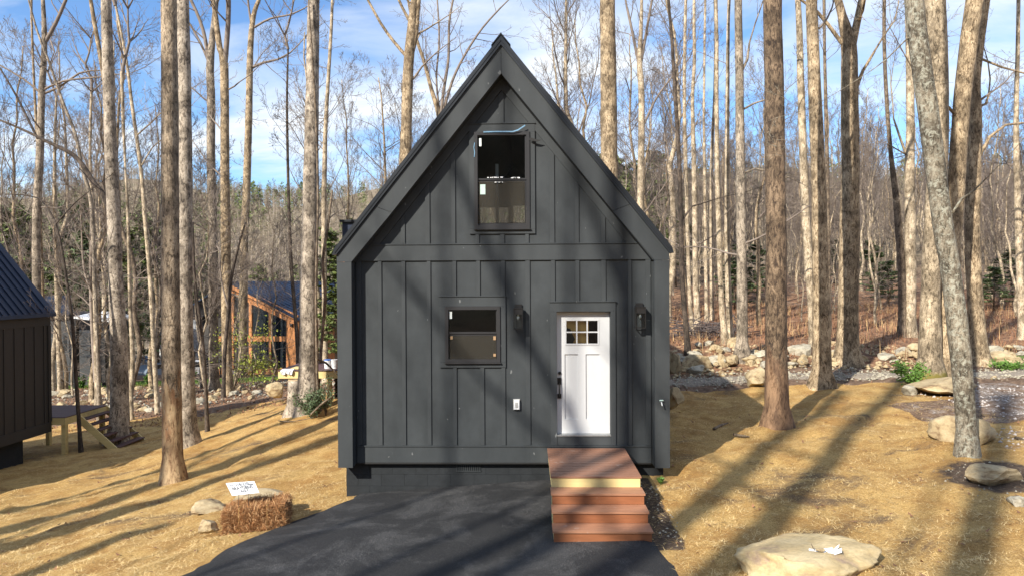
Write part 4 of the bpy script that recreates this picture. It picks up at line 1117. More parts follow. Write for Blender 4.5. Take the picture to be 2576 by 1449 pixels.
# sign
sc0 = at(584, 1246, 10.02); sc1 = at(652, 1238, 10.02); t0 = at(568, 1214, 10.24); t1 = at(639.5, 1209, 10.24)
sU = (sc1 - sc0); sV = (t0 - sc0); sN = sU.cross(sV).normalized()
if sN.y > 0: sN = -sN
S = thing('yard_sign', 'small white lawn sign with black lettering leaning behind the bale', 'sign', tuple(sc0))
MB().ext([sc0, sc1, t1, t0], -sN * .005).build('panel', M['sign_white'], S)
def text(body, u0, v0, u1, v1, name='lettering'):
    cu = bpy.data.curves.new('t', 'FONT'); cu.body = body; cu.size = 1; cu.extrude = .0; cu.resolution_u = 3; cu.offset = .010
    to = bpy.data.objects.new('t', cu); COL.objects.link(to); bpy.context.view_layer.update()
    me = bpy.data.meshes.new_from_object(to); bpy.data.objects.remove(to)
    xs_ = [v.co.x for v in me.vertices]; ys_ = [v.co.y for v in me.vertices]
    a0, a1, b0, b1 = min(xs_), max(xs_), min(ys_), max(ys_)
    base = OFF[S.name]
    for v in me.vertices:
        u = u0 + (v.co.x - a0) / (a1 - a0) * (u1 - u0); w = v0 + (v.co.y - b0) / (b1 - b0) * (v1 - v0)
        v.co = sc0 + sU * u + sV * w + sN * .002 - base
    me.materials.clear(); me.materials.append(M['ink'])
    o = link_mesh(name, me, S)
text('216-210', .29, .66, .80, .90); text('BRAYDENS', .12, .37, .88, .62); text('WAY', .36, .11, .68, .35)
ar = MB()
def sp2_(u, v_): return sc0 + sU * u + sV * v_ + sN * .0025
ar.ext([sp2_(.06, .74), sp2_(.13, .79), sp2_(.13, .76), sp2_(.25, .765), sp2_(.25, .725), sp2_(.13, .72), sp2_(.13, .69)], sN * .0005)
ar.ext([sp2_(.97, .68), sp2_(.90, .73), sp2_(.90, .70), sp2_(.78, .70), sp2_(.78, .665), sp2_(.90, .66), sp2_(.90, .63)], sN * .0005)
ar.build('arrow', M['ink'], S)
for u in (.25, .62):
    a_ = sc0 + sU * u; MB().tube([a_ + Vector((0, 0, .02)), a_ + Vector((.02, -.06, -.16))], [.003, .003], 5).build('stake', M['black_metal'], S)

# ------------------------------------------------------------------ trees
TW = .006
def jit(r_, k): return Vector((r_.gauss(0, k), r_.gauss(0, k), r_.gauss(0, k)))
def grow(mb, p, d, Ln, r0, depth, r_, up=.12, kids=(7, 5, 4), seg=5, droop=0):
    nseg = max(2, seg - depth); path = [p]; rad = [r0]; q = p.copy(); dd = d.normalized()
    for i in range(nseg):
        dd = (dd + jit(r_, .13) + Vector((0, 0, up - droop * i / nseg))).normalized()
        q = q + dd * (Ln / nseg); path.append(q.copy()); rad.append(max(TW, r0 * (1 - (i + 1) / nseg * .8)))
    sides = 8 if r0 > .07 else 5 if r0 > .025 else 3
    mb.tube(path, rad, sides, False)
    if depth >= len(kids): return
    for k in range(kids[depth]):
        t = .22 + .76 * (k + r_.random()) / kids[depth]; f_ = t * nseg; i = min(int(f_), nseg - 1)
        pos = path[i].lerp(path[i + 1], f_ - i); ax = (path[i + 1] - path[i]).normalized()
        side = ax.cross(jit(r_, 1)).normalized(); an = r_.uniform(.45, 1.0)
        grow(mb, pos, ax * math.cos(an) + side * math.sin(an), Ln * r_.uniform(.32, .55) * (1.15 - .5 * t), max(TW, r0 * (1 - .7 * t) * .5), depth + 1, r_, up, kids, seg, droop)
def smooth_path(P, Rr, step):
    out, ro = [], []
    n = len(P)
    for i in range(n - 1):
        p0, p1, p2, p3 = P[max(i-1, 0)], P[i], P[i+1], P[min(i+2, n-1)]
        m = max(1, int((p2 - p1).length / step))
        for k in range(m):
            t = k / m; t2, t3 = t*t, t*t*t
            out.append(.5 * ((2*p1) + (-p0 + p2)*t + (2*p0 - 5*p1 + 4*p2 - p3)*t2 + (-p0 + 3*p1 - 3*p2 + p3)*t3)); ro.append(Rr[i] + (Rr[i+1] - Rr[i]) * t)
    out.append(P[-1]); ro.append(Rr[-1]); return out, ro
def trunk_mb(path, rad, sides, seed, rough=.06):
    mb = MB(); vs = []
    for i, p in enumerate(path):
        t = (path[min(i+1, len(path)-1)] - path[max(i-1, 0)]).normalized()
        a = t.cross(Vector((0, 1, 0))).normalized(); b = t.cross(a)
        for k in range(sides):
            th_ = 2 * math.pi * k / sides; c, s_ = math.cos(th_), math.sin(th_)
            rr = rad[i] * (1 + rough * mnoise.noise((c * 1.6 + seed, s_ * 1.6, p.z * 1.1)) + rough * .7 * mnoise.noise((c * 4 + seed, s_ * 4, p.z * 2.5)))
            hb = path[i].z - path[1].z
            if hb < .45: rr *= 1 + .20 * (1 - max(hb, 0) / .45)**2
            if i < 5: rr *= 1 + (.16 * (5 - i) / 5) * max(0, mnoise.noise((c * 2.2, s_ * 2.2, seed * 3.3)) * 2.2)
            vs.append(p + a * (c * rr) + b * (s_ * rr))
    n = len(path)
    mb.add(vs, [(i*sides+k, i*sides+(k+1) % sides, (i+1)*sides+(k+1) % sides, (i+1)*sides+k) for i in range(n-1) for k in range(sides)] + [tuple(range((n-1)*sides, n*sides))])
    return mb
CROWN = []
for s_ in range(4):
    r_ = random.Random(100 + s_); mb = MB(); lead = [Vector((0, 0, 0))]; rd_ = [.12]
    for i in range(6): lead.append(lead[-1] + Vector((r_.gauss(0, .25), r_.gauss(0, .25), 1.1))); rd_.append(.12 * (1 - (i+1) / 7))
    mb.tube(lead, rd_, 7, False)
    for k in range(9):
        i = r_.randrange(0, 5); an = r_.uniform(0, 6.28); grow(mb, lead[i], Vector((math.cos(an), math.sin(an), r_.uniform(.6, 1.4))), r_.uniform(2.2, 4.2), .06, 0, r_, .12, (5, 4), 5)
    CROWN.append(mb.mesh('crown', M['twig'], smooth=True))
KT = 0
def key_tree(label, mt, pts, Yp=None, H_=21, limbs=(), nb=0, twig='twig', crown=True, step=.3, grp=None, name='tree', bl_=(1.2, 3.0), hmin=2.5):
    global KT
    global TW
    KT += 1; r_ = random.Random(KT * 17)
    px, py, w0 = pts[0]
    g_ = ground(px, py) if Yp is None else None
    if Yp is None: Yp = g_.y
    else: 
        x = at(px, py, Yp).x; g_ = Vector((x, Yp, h(x, Yp)))
    TW = .0042 * max(.6, Yp / 22)
    P = [at(q[0], q[1], Yp) for q in pts]; Rr = [q[2] * Yp / F / 2 for q in pts]
    if P[0].z - g_.z > .3: P.insert(0, Vector((P[0].x, Yp, g_.z))); Rr.insert(0, Rr[0] * 1.15)
    P[0] = Vector((P[0].x, Yp, g_.z))
    if P[1].z - P[0].z > 1.2:
        tt = .55 / (P[1].z - P[0].z); P.insert(1, P[0].lerp(P[1], tt)); Rr.insert(1, Rr[1] + (Rr[0] - Rr[1]) * .25)
    P.insert(0, P[0] - Vector((0, 0, .35))); Rr.insert(0, Rr[0] * 1.15)
    top = P[-1]; dd = (P[-1] - P[-2]).normalized(); z = top.z; n0 = g_.z + H_
    while crown and z < n0 - .5:
        dd = (dd * .8 + Vector((0, 0, .35)) + jit(r_, .03)).normalized(); top = top + dd * 2.0; P.append(top); Rr.append(max(.06, Rr[-1] * .91)); z = top.z
    path, rad = smooth_path(P, Rr, step)
    T = thing(name, label, 'vine' if name == 'vine' else 'tree', tuple(g_), grp)
    trunk_mb(path, rad, 18 if max(Rr) > .15 else 10, KT * 1.7).build('trunk', M[mt], T, smooth=True)
    if crown:
        s_ = max(.6, Rr[-1] / .12 * 1.0); s_ = min(s_, 1.5)
        c_ = link_mesh('crown', CROWN[KT % 4], T, P[-1] - Vector(g_) - Vector((0, 0, .1)), (0, 0, r_.uniform(0, 6)), (s_,) * 3)
    for lm in limbs:
        mb = MB(); yo = r_.uniform(-.5, .5)
        LP = [at(q[0], q[1], Yp + yo * k / len(lm)) for k, q in enumerate(lm)]; LR = [q[2] * Yp / F / 2 for q in lm]
        pp, rr = smooth_path(LP, LR, .4); mb.tube(pp, rr, 7, False)
        for k in range(2, len(pp) - 1):
            if r_.random() < .55:
                ax = (pp[k+1] - pp[k]).normalized(); sd = ax.cross(jit(r_, 1)).normalized()
                grow(mb, pp[k], ax * .6 + sd * .8, r_.uniform(.7, 1.6) * (1 + Yp / 40), max(.006, rr[k] * .4), 1, r_, .06, (0, 4, 3), 5)
        ax = (pp[-1] - pp[-2]).normalized(); grow(mb, pp[-1], ax, 2.4 * (1 + Yp / 60), rr[-1] * .9, 0, r_, .08, (6, 5, 3), 5)
        mb.build('limb', M[mt if Yp < 30 else twig], T, smooth=True)
    cand = [i for i in range(len(path)) if path[i].z - g_.z > hmin]
    for k in range(int(nb * 1.1 + (1 if Yp > 26 else 0)) if cand else 0):
        mb = MB(); i = r_.choice(cand); an = r_.uniform(0, 6.28)
        grow(mb, path[i], Vector((math.cos(an), math.sin(an) * .8, r_.uniform(.1, .9))), r_.uniform(*bl_) * max(1, Yp / 25), max(.012, rad[i] * .25), 0, r_, .07, (6, 4, 2), 6)
        mb.build('branch', M[twig], T, smooth=True)
    return T
K = key_tree
K('stout grey tree with forked top at the far left behind the dark cabin roof', 'bark_grey', [(95,900,22),(93,740,20),(92,560,19),(100,400,18),(105,240,16),(112,110,13),(108,0,9)], Yp=31, nb=5, limbs=[[(112,110,10),(140,60,9),(166,0,8)],[(100,240,7),(150,220,5),(200,185,5),(250,178,3)],[(102,235,6),(60,200,5),(0,165,4)],[(104,230,6),(160,205,5),(250,195,4)]])
K('thin pale trunk just behind the dark cabin with small twigs', 'bark_pale', [(152,972,13),(145,760,12),(141,600,11),(138,480,9),(138,380,7),(142,240,5)], Yp=40, H_=17, nb=10, twig='twig_pale')
K('straight thin tree close beside the stout grey one', 'bark_tan', [(112,900,11),(105,700,10),(100,560,10),(98,430,8),(88,250,6),(80,60,5)], Yp=33, nb=8)
K('slender dark sapling in front of the left timber deck', 'bark_dark', [(204,1138,11),(192,960,9),(183,820,8),(167,700,7),(150,600,6),(135,552,5)], H_=6.5, crown=False, nb=4, limbs=[[(135,552,5),(100,500,4),(40,490,3)],[(140,565,4),(190,510,3),(240,470,2)]], twig='twig_dark')
K('pale double stemmed tree leaning together left of the big grey trunk', 'bark_pale', [(247,1018,17),(243,880,13),(240,720,12),(235,560,10),(228,430,7)], nb=6, limbs=[[(240,960,9),(232,820,9),(228,700,8),(230,560,7),(226,440,5)],[(238,760,5),(212,680,5),(206,600,4)]], H_=15, twig='twig_pale')
K('bowed thin tree curving up to the upper left corner', 'bark_grey', [(248,930,9),(236,640,9),(228,500,9),(208,430,8),(190,340,8),(158,257,7),(124,158,6),(95,83,5),(72,0,4)], Yp=27, nb=8, crown=False, twig='twig')
K('big smooth grey trunk standing beside the left timber deck stairs', 'bark_furrowed', [(295,1118,54),(300,1060,45),(300,900,40),(291,700,33),(287,560,31),(280,400,29),(273,200,27),(267,0,24)], nb=0, H_=24)
K('pale forked tree directly behind the big smooth grey trunk', 'bark_tan', [(305,1000,14),(303,800,12),(300,600,12),(292,420,11),(262,200,11),(238,60,10),(228,0,9)], Yp=29, nb=4, limbs=[[(292,420,7),(300,260,6),(312,180,5),(296,60,4),(292,0,4)]])
K('dark tree with a long limb sweeping out to the upper left', 'bark_dark', [(318,1010,13),(296,700,15),(272,520,14),(235,460,13),(190,395,11),(120,358,8),(60,328,6),(0,303,5)], Yp=23.5, crown=False, nb=5, limbs=[[(95,350,6),(70,300,6),(40,240,5),(0,172,4)]], twig='twig_dark', hmin=5)
K('crooked s shaped thin tree right of the big smooth grey trunk', 'bark_brown', [(322,1018,17),(334,960,13),(352,890,12),(347,840,12),(338,780,12),(341,700,11),(330,640,11),(312,595,10),(300,555,8)], H_=9, nb=4, crown=False)
K('straight pale stem crossing the crooked s shaped tree', 'bark_pale', [(330,985,11),(334,900,11),(328,780,9),(325,650,8),(321,520,7),(316,430,5)], Yp=27, nb=6, H_=13, twig='twig_pale')
K('pale leaning slender tree left of the peeled trunk', 'bark_pale', [(397,1040,13),(386,860,11),(378,700,11),(366,560,10),(355,430,9),(333,270,8),(320,166,7),(305,83,6),(290,10,5)], nb=7, H_=16, limbs=[[(346,340,4),(380,310,4),(405,285,3)],[(355,420,4),(385,370,3),(408,352,3)]])
K('big trunk with peeled bare wood near its foot at left front', 'bark_peeled', [(437,1213,60),(435,1150,50),(432,1000,46),(430,800,44),(428,600,43),(428,400,41),(427,200,39),(425,0,37)], H_=24)
K('big furrowed grey trunk touching the peeled one on its right', 'bark_furrowed', [(478,1122,52),(474,1070,42),(469,900,35),(467,700,33),(467,430,33),(464,200,31),(460,0,29)], H_=24)
K('thin dark sapling right of the twin big trunks', 'bark_dark', [(522,1085,11),(517,960,9),(508,840,8),(494,740,7),(487,650,7),(485,560,5)], H_=7, nb=4, crown=False, limbs=[[(512,880,5),(495,790,4),(488,720,3)]])
K('forked brown trunk with a left limb high above the cedar lodge', 'bark_grey', [(539,981,32),(537,900,24),(537,700,23),(535,560,22),(531,415,21),(531,249,20),(529,166,19),(538,60,13),(545,0,11)], nb=5, limbs=[[(528,166,10),(512,80,9),(494,30,8),(480,0,8)],[(526,160,7),(505,110,6),(480,65,5)]])
K('pale straight trunk splitting in two right of the forked brown one', 'bark_tan', [(574,993,28),(570,850,24),(568,560,24),(566,429,22),(564,166,20),(553,124,15),(540,25,12),(535,0,11)], nb=4, limbs=[[(566,160,14),(574,60,12),(575,0,12)],[(568,230,4),(590,218,4),(603,207,3)]])
K('tan trunk before the cedar lodge with side limbs to the right', 'bark_tan', [(610,948,24),(612,800,21),(615,600,20),(620,491,19),(626,290,17),(630,124,15),(638,41,12),(652,0,9)], nb=4, limbs=[[(637,170,7),(665,158,6),(700,150,5),(731,133,4)],[(640,70,6),(680,48,5),(730,38,4),(766,22,3)],[(632,60,6),(626,20,5),(624,0,5)]])
K('thin dark sapling with leafy twigs before the lodge windows', 'bark_dark', [(562,1000,11),(566,880,9),(575,780,9),(582,700,8),(600,620,6),(618,560,4)], nb=4, crown=False, H_=9, limbs=[[(575,780,5),(556,700,4),(552,640,3)]])
K('dark slim tree crossing the blue lodge roof', 'bark_dark', [(750,925,11),(746,830,10),(735,700,9),(728,560,8),(724,400,7),(722,250,6),(725,120,4)], Yp=34, H_=15, nb=14, twig='twig_dark', bl_=(.8, 2.2))
K('big tan trunk beside the fir sapling left of the cabin', 'bark_furrowed', [(776,1035,62),(776,960,52),(777,900,46),(777,700,42),(781,560,40),(783,373,36),(786,207,32),(789,0,29)], Yp=20.2, H_=25)
K('climbing vine twisting up the big tan trunk', 'bark_brown', [(800,1035,9),(797,900,7),(795,700,6),(800,500,6),(795,300,6),(787,160,5),(780,60,4),(776,0,3)], Yp=19.9, crown=False, name='vine')
K('bent thin sapling between the tan trunk and the cabin', 'bark_brown', [(800,985,10),(806,900,8),(812,830,8),(818,740,8),(812,660,8),(826,560,7),(836,480,5)], Yp=23, nb=5, crown=False, H_=9)
K('tall pale slender tree beside the left roof slope', 'bark_pale', [(818,900,14),(815,560,13),(817,400,12),(820,300,10),(832,100,8),(836,0,7)], Yp=34, nb=10, H_=20)
K('pale trunk rising behind the left roof slope with twisted twin stem', 'bark_tan', [(1019,700,28),(1021,400,28),(1026,200,27),(1034,90,24),(1042,0,17)], Yp=29, nb=3, H_=22, limbs=[[(1030,160,13),(1046,90,13),(1052,0,13)],[(1024,145,9),(990,105,8),(958,60,7),(925,0,6)],[(1033,60,8),(1012,20,7),(1003,0,7)]])
K('fan shaped tree spreading from behind the left roof slope', 'bark_tan', [(1112,700,15),(1110,400,15),(1106,300,14),(1085,225,10),(1068,160,9),(1045,90,8),(1030,20,6)], Yp=40, nb=4, H_=22, limbs=[[(1108,300,9),(1116,230,8),(1128,150,7),(1130,60,6),(1140,0,5)],[(1110,300,8),(1140,200,7),(1175,130,6),(1215,70,5),(1260,20,4)],[(1107,290,6),(1098,200,5),(1105,100,5),(1100,0,4)]])
K('very big tan trunk rising behind the right roof slope', 'bark_tan', [(1534,760,45),(1533,600,44),(1532,400,42),(1531,250,41),(1529,100,39),(1528,0,38)], Yp=25, H_=26, nb=0)
K('young tree with upswept branches behind the right roof slope', 'bark_pale', [(1612,800,18),(1611,560,18),(1614,265,16),(1609,159,14),(1612,80,10),(1614,0,7)], Yp=36, nb=6, limbs=[[(1608,170,8),(1590,80,7),(1577,20,6)],[(1612,160,8),(1628,70,7),(1640,0,6)],[(1613,330,7),(1650,250,5),(1690,195,4)]])
K('dark slim trunk nearest the right side of the cabin', 'bark_dark', [(1731,893,17),(1724,800,13),(1716,700,13),(1713,560,12),(1708,400,11),(1698,232,10),(1690,100,8),(1682,0,7)], nb=6, H_=18, limbs=[[(1712,560,6),(1740,520,5),(1780,508,3)]])
K('pale slender trunk touching the dark slim one', 'bark_pale', [(1742,885,14),(1733,700,10),(1727,480,10),(1722,300,9),(1722,150,8),(1725,0,7)], Yp=27, nb=8)
K('pale upright trunk behind the brush near the shed', 'bark_pale', [(1755,845,17),(1750,700,15),(1748,560,13),(1746,430,12),(1742,260,9)], Yp=33, nb=5)
K('narrow whitish trunk third right of the cabin', 'bark_pale', [(1778,850,11),(1776,700,9),(1774,560,8),(1772,400,7)], Yp=36, nb=4)
K('narrow twin of the whitish trunk with a dark stain', 'bark_pale', [(1792,850,12),(1790,700,10),(1789,560,9),(1790,400,8),(1797,250,7)], Yp=37, nb=4)
K('pale trunk leaning slightly left before the brush', 'bark_pale', [(1824,893,19),(1815,760,14),(1809,600,13),(1804,430,12),(1803,250,9)], Yp=24, nb=5)
K('pale straight trunk paired with the slightly leaning one', 'bark_pale', [(1838,890,18),(1833,760,15),(1829,600,14),(1829,430,12),(1830,230,10),(1832,60,8)], Yp=25, nb=6)
K('grey shaded trunk planted in the rock bank', 'bark_grey', [(1866,903,40),(1867,860,28),(1866,700,25),(1864,560,23),(1862,400,22),(1860,200,20),(1857,0,18)], Yp=21.6, nb=3, H_=24, limbs=[[(1862,440,6),(1900,425,5),(1935,432,3)],[(1866,180,7),(1880,150,6),(1885,110,5)],[(1862,280,6),(1895,262,5),(1930,250,3)]])
K('big dark brown peeling trunk right of the cabin shadow', 'bark_peeled_dark', [(1957,1075,64),(1955,1020,55),(1953,900,52),(1952,700,50),(1950,400,47),(1947,200,45),(1943,0,44)], H_=25)
K('bright cream trunk left of the near tan one', 'bark_pale', [(2047,887,24),(2042,760,21),(2030,600,20),(2022,430,19),(2015,232,17),(2011,90,15),(2007,0,14)], Yp=22.5, nb=4)
K('tan trunk with splayed foot at the edge of the straw', 'bark_tan', [(2066,972,58),(2067,930,46),(2067,850,42),(2063,650,38),(2058,430,34),(2049,220,30),(2043,60,27),(2041,0,26)], nb=2, H_=24)
K('massive forked trunk with wide foot in the rock bank', 'bark_tan', [(2133,908,64),(2133,860,52),(2134,760,47),(2137,560,46),(2139,430,42),(2137,232,40),(2135,120,36),(2118,40,20),(2108,0,18)], Yp=20.8, nb=2, H_=24, limbs=[[(2138,140,22),(2155,60,18),(2168,0,17)],[(2118,110,10),(2085,65,9),(2055,30,8)],[(2150,230,11),(2170,180,8),(2200,130,6)]])
K('thin brown trunk right of the cream one', 'bark_brown', [(2086,880,12),(2084,700,11),(2082,500,10),(2078,300,9),(2074,120,7)], Yp=27, nb=6)
K('brown shaded trunk left of its pale neighbour beyond the bank', 'bark_brown', [(2269,867,22),(2269,700,18),(2262,600,17),(2254,500,15),(2240,380,10)], Yp=26, nb=5)
K('pale grey trunk right of the brown shaded one beyond the bank', 'bark_pale', [(2290,872,34),(2289,800,28),(2290,600,26),(2288,440,22),(2290,300,19),(2287,100,16),(2284,0,15)], Yp=26, nb=4, limbs=[[(2290,420,7),(2265,350,6),(2248,300,4)]])
K('thick mossy footed trunk standing by the track', 'bark_mossy', [(2340,942,66),(2340,900,52),(2340,750,44),(2347,600,44),(2358,430,44),(2362,300,44),(2358,120,45),(2352,0,46)], Yp=18.6, H_=25, nb=0)
K('tall trunk leaning right from the mossy clump by the track', 'bark_tan', [(2376,948,48),(2377,900,44),(2379,780,38),(2386,690,36),(2399,560,40),(2413,350,38),(2426,200,38),(2446,40,40),(2452,0,40)], Yp=18.8, H_=25, nb=2, limbs=[[(2412,300,8),(2385,270,7),(2360,250,5)]])
K('leaning lichen covered tree in the right foreground', 'bark_lichen', [(2432,1148,52),(2430,1080,46),(2424,980,46),(2412,850,47),(2394,700,44),(2371,560,44),(2349,390,45),(2328,232,45),(2311,116,44),(2298,0,42)], nb=0, H_=18, limbs=[[(2393,540,7),(2420,500,6),(2450,480,4),(2480,450,3)],[(2312,80,6),(2280,100,4),(2230,150,3),(2190,180,2)]])
K('wide footed grey trunk right of the leaning tree', 'bark_tan', [(2464,905,52),(2460,860,38),(2453,750,35),(2446,600,34),(2448,450,32),(2454,300,28),(2452,200,25),(2466,90,22),(2478,0,22)], Yp=20.5, nb=3, H_=24, limbs=[[(2460,405,8),(2490,345,7),(2530,315,6),(2576,310,5)],[(2462,270,6),(2480,262,6),(2487,240,5)],[(2470,150,6),(2520,170,5),(2576,185,4)]])
K('pale trunk at the far right frame edge', 'bark_pale', [(2572,880,20),(2566,700,16),(2560,520,15),(2556,330,12),(2560,120,9)], Yp=25, nb=8)
# trees behind the viewer: only their shadows reach the scene
P_dir = Vector((math.sin(R(SUN_AZ)), math.cos(R(SUN_AZ)), 0)); P_per = Vector((math.cos(R(SUN_AZ)), -math.sin(R(SUN_AZ)), 0))
def shade_tree(c, a, dia, lean=0.0, H_=24, nb=6):
    p = P_per * c + P_dir * a; z = h(p.x, p.y); r_ = random.Random(int((c + 40) * 10))
    T = thing('tree', 'bare tree behind the camera that throws its trunk shadow forward', 'tree', (p.x, p.y, z), 'bare trees behind the camera')
    path = [Vector((p.x, p.y, z - .3))]; rad = [dia / 2 * 1.2]
    for k in range(12): path.append(Vector((p.x + P_per.x * lean * k * 2 + r_.gauss(0, .05), p.y + P_per.y * lean * k * 2, z + (k + 1) * H_ / 12))); rad.append(dia / 2 * (1 - .045 * k))
    trunk_mb(path, rad, 10, c).build('trunk', M['bark_tan'], T, smooth=True)
    mb = MB()
    for k in range(nb):
        i = r_.randrange(5, 12); an = r_.uniform(0, 6.28); grow(mb, path[i], Vector((math.cos(an), math.sin(an), r_.uniform(.3, 1.2))), r_.uniform(2, 4.5), rad[i] * .35, 0, r_, .1, (5, 3), 5)
    mb.build('branches', M['twig'], T, smooth=True)
for c, a, dia, lean, nb, hh_ in [(-15.7,-13,.9,0,6,24), (-14.1,-16,1.1,0,7,24), (-11.8,-13,.95,0,4,13.5), (-10.3,-14,.5,0,4,13), (-8.9,-13,.4,.02,5,12), (-7.3,-13,.55,0,5,12.5), (-8.4,-16,.16,.02,3,25),
                           (-6.36,-16,.19,.0,4,25), (-5.66,-15,.47,0,3,25), (-4.1,-14,.68,0,3,24), (-3.05,-12,.68,0,3,24), (-1.9,-18,.16,.03,3,24), (-.75,-13,.72,0,3,24), (.5,-15,.25,-.02,3,24), (-17.5,-12,.5,0,4,24)]:
    shade_tree(c, a, dia, lean, hh_, nb)
# a big forked one whose slanting limbs cross the cabin front
p = P_per * -4.9 + P_dir * -15.5; z = h(p.x, p.y)
T = thing('tree', 'bare tree behind the camera that throws slanting limb shadows on the cabin', 'tree', (p.x, p.y, z), 'bare trees behind the camera')
W_ = lambda c, a, q: P_per * c + P_dir * a + Vector((0, 0, q))
trunk_mb([W_(-4.9, -15.5, z - .3), W_(-4.95, -15.5, z + 8), W_(-5.1, -15.5, z + 16), W_(-5.15, -15.5, z + 19)], [.2, .17, .14, .12], 10, 2).build('trunk', M['bark_tan'], T)
for pts_, r_0 in (([(-5.1, 16.3), (-6.0, 18.6), (-7.1, 20.4), (-8.0, 22.6), (-8.9, 25)], .13), ([(-5.15, 19), (-5.6, 21.5), (-6.3, 23.5), (-6.6, 26)], .10), ([(-7.1, 20.4), (-7.3, 22.3), (-7.2, 25)], .07), ([(-6.0, 18.6), (-7.6, 19.4), (-9.0, 20.7)], .06)):
    mb = MB(); pp = [W_(c, -15.5 + .3 * k, z + q) for k, (c, q) in enumerate(pts_)]; mb.tube(pp, [r_0 * (1 - .14 * k) for k in range(len(pp))], 8)
    grow(mb, pp[-2], pp[-1] - pp[-2], 3, r_0 * .5, 0, random.Random(3), .1, (5, 3), 5); mb.build('limb', M['twig'], T)

TW = .0062
# woods in the middle distance: copies of a few kinds, each tree a thing
PROTO = []
def proto(seed, Hh, r0, cb, mt, tw_, nl, spread, upw):
    r_ = random.Random(seed); path = [Vector((0, 0, -.4))]; rad = [r0 * 1.3]; x = y = 0
    ns = 14
    for k in range(ns + 1):
        x += r_.gauss(0, .17); y += r_.gauss(0, .17); t = k / ns
        path.append(Vector((x, y, Hh * t))); rad.append(max(.02, r0 * (1 - .82 * t)))
    tme = trunk_mb(path, rad, 8, seed).mesh('trunk', M[mt], smooth=True)
    mb = MB()
    for k in range(nl):
        t = cb + (1 - cb) * (k + r_.random()) / nl; f_ = 1 + t * ns; i = min(int(f_), ns); pos = path[i].lerp(path[i+1], f_ - i)
        an = r_.uniform(0, 6.28); grow(mb, pos, Vector((math.cos(an), math.sin(an), upw * r_.uniform(.6, 1.3))), spread * (1.25 - .8 * t) * r_.uniform(.7, 1.2), max(.012, r0 * (1 - .8 * t) * .42), 0, r_, .11, (6, 5, 3), 6)
    for k in range(9):
        t = r_.uniform(.12, cb); i = 1 + int(t * ns); an = r_.uniform(0, 6.28); grow(mb, path[i], Vector((math.cos(an), math.sin(an), .3)), r_.uniform(1.0, 2.6), .02, 1, r_, .02, (0, 5, 4), 5)
    bme = mb.mesh('branches', M[tw_], smooth=True)
    return tme, bme
for spec in [(1,17,.16,.38,'bark_tan','twig',18,5.0,1.0),(2,20,.19,.42,'bark_pale','twig',17,4.8,1.4),(3,14,.10,.30,'bark_grey','twig_dark',18,4.2,1.2),(4,18,.14,.35,'bark_tan','twig',20,4.2,1.7),
             (5,12,.07,.25,'bark_brown','twig_dark',17,3.6,1.1),(6,16,.12,.40,'bark_pale','twig',18,4.2,1.3),(7,19,.20,.45,'bark_tan','twig',16,5.5,.9),(8,11,.06,.25,'bark_pale','twig',16,3.4,1.5)]:
    PROTO.append(proto(*spec))
KIND = ['tan', 'stout pale', 'thin grey', 'straight tan', 'thin dark', 'pale', 'stout tan', 'short thin pale']
def place_mid(px, Yp, k, s_, label, grp):
    label = KIND[k] + ' bare tree ' + ('rising ' if grp.endswith('behind the cabin') else '') + ('far back ' if Yp > 60 else 'midway ') + zone(px)
    x = at(px, 712, Yp).x
    if -30 < x < -7 and 49 < Yp < 72: return
    if abs(x - CX) < 4.6 and Yp < 27: return
    T = thing('tree', label, 'tree', (x, Yp, h(x, Yp)), grp); T.rotation_euler = (rnd.uniform(-.03, .03), rnd.uniform(-.03, .03), rnd.uniform(0, 6.28)); T.scale = (s_, s_, s_ * rnd.uniform(.9, 1.15))
    link_mesh('trunk', PROTO[k][0], T); link_mesh('branches', PROTO[k][1], T)
r3 = random.Random(11)
for k in range(60):
    place_mid(r3.uniform(-60, 860), r3.choice([r3.uniform(35, 48), r3.uniform(60, 100), r3.uniform(70, 105)]), r3.choice([1, 2, 2, 3, 4, 5, 7, 7]), r3.uniform(.75, 1.15), 'slender bare tree in the thin wood left of the black cabin', 'bare trees in the hollow left of the cabin')
for k in range(46):
    place_mid(r3.uniform(850, 1680), r3.uniform(36, 85), r3.randrange(8), r3.uniform(.85, 1.1), 'bare tree whose crown shows above the black cabin roof', 'bare trees behind the cabin')
for k in range(215):
    Yp = 32 + 74 * r3.random()**.8
    place_mid(r3.uniform(1640, 2660), Yp, r3.choice([0, 5, 2, 3, 5, 7, 7, 7, 5]), r3.uniform(.55, .95) * (1 if Yp > 50 else .9), 'slender bare tree in the dense wood right of the black cabin', 'bare trees crowding the wood right of the cabin')

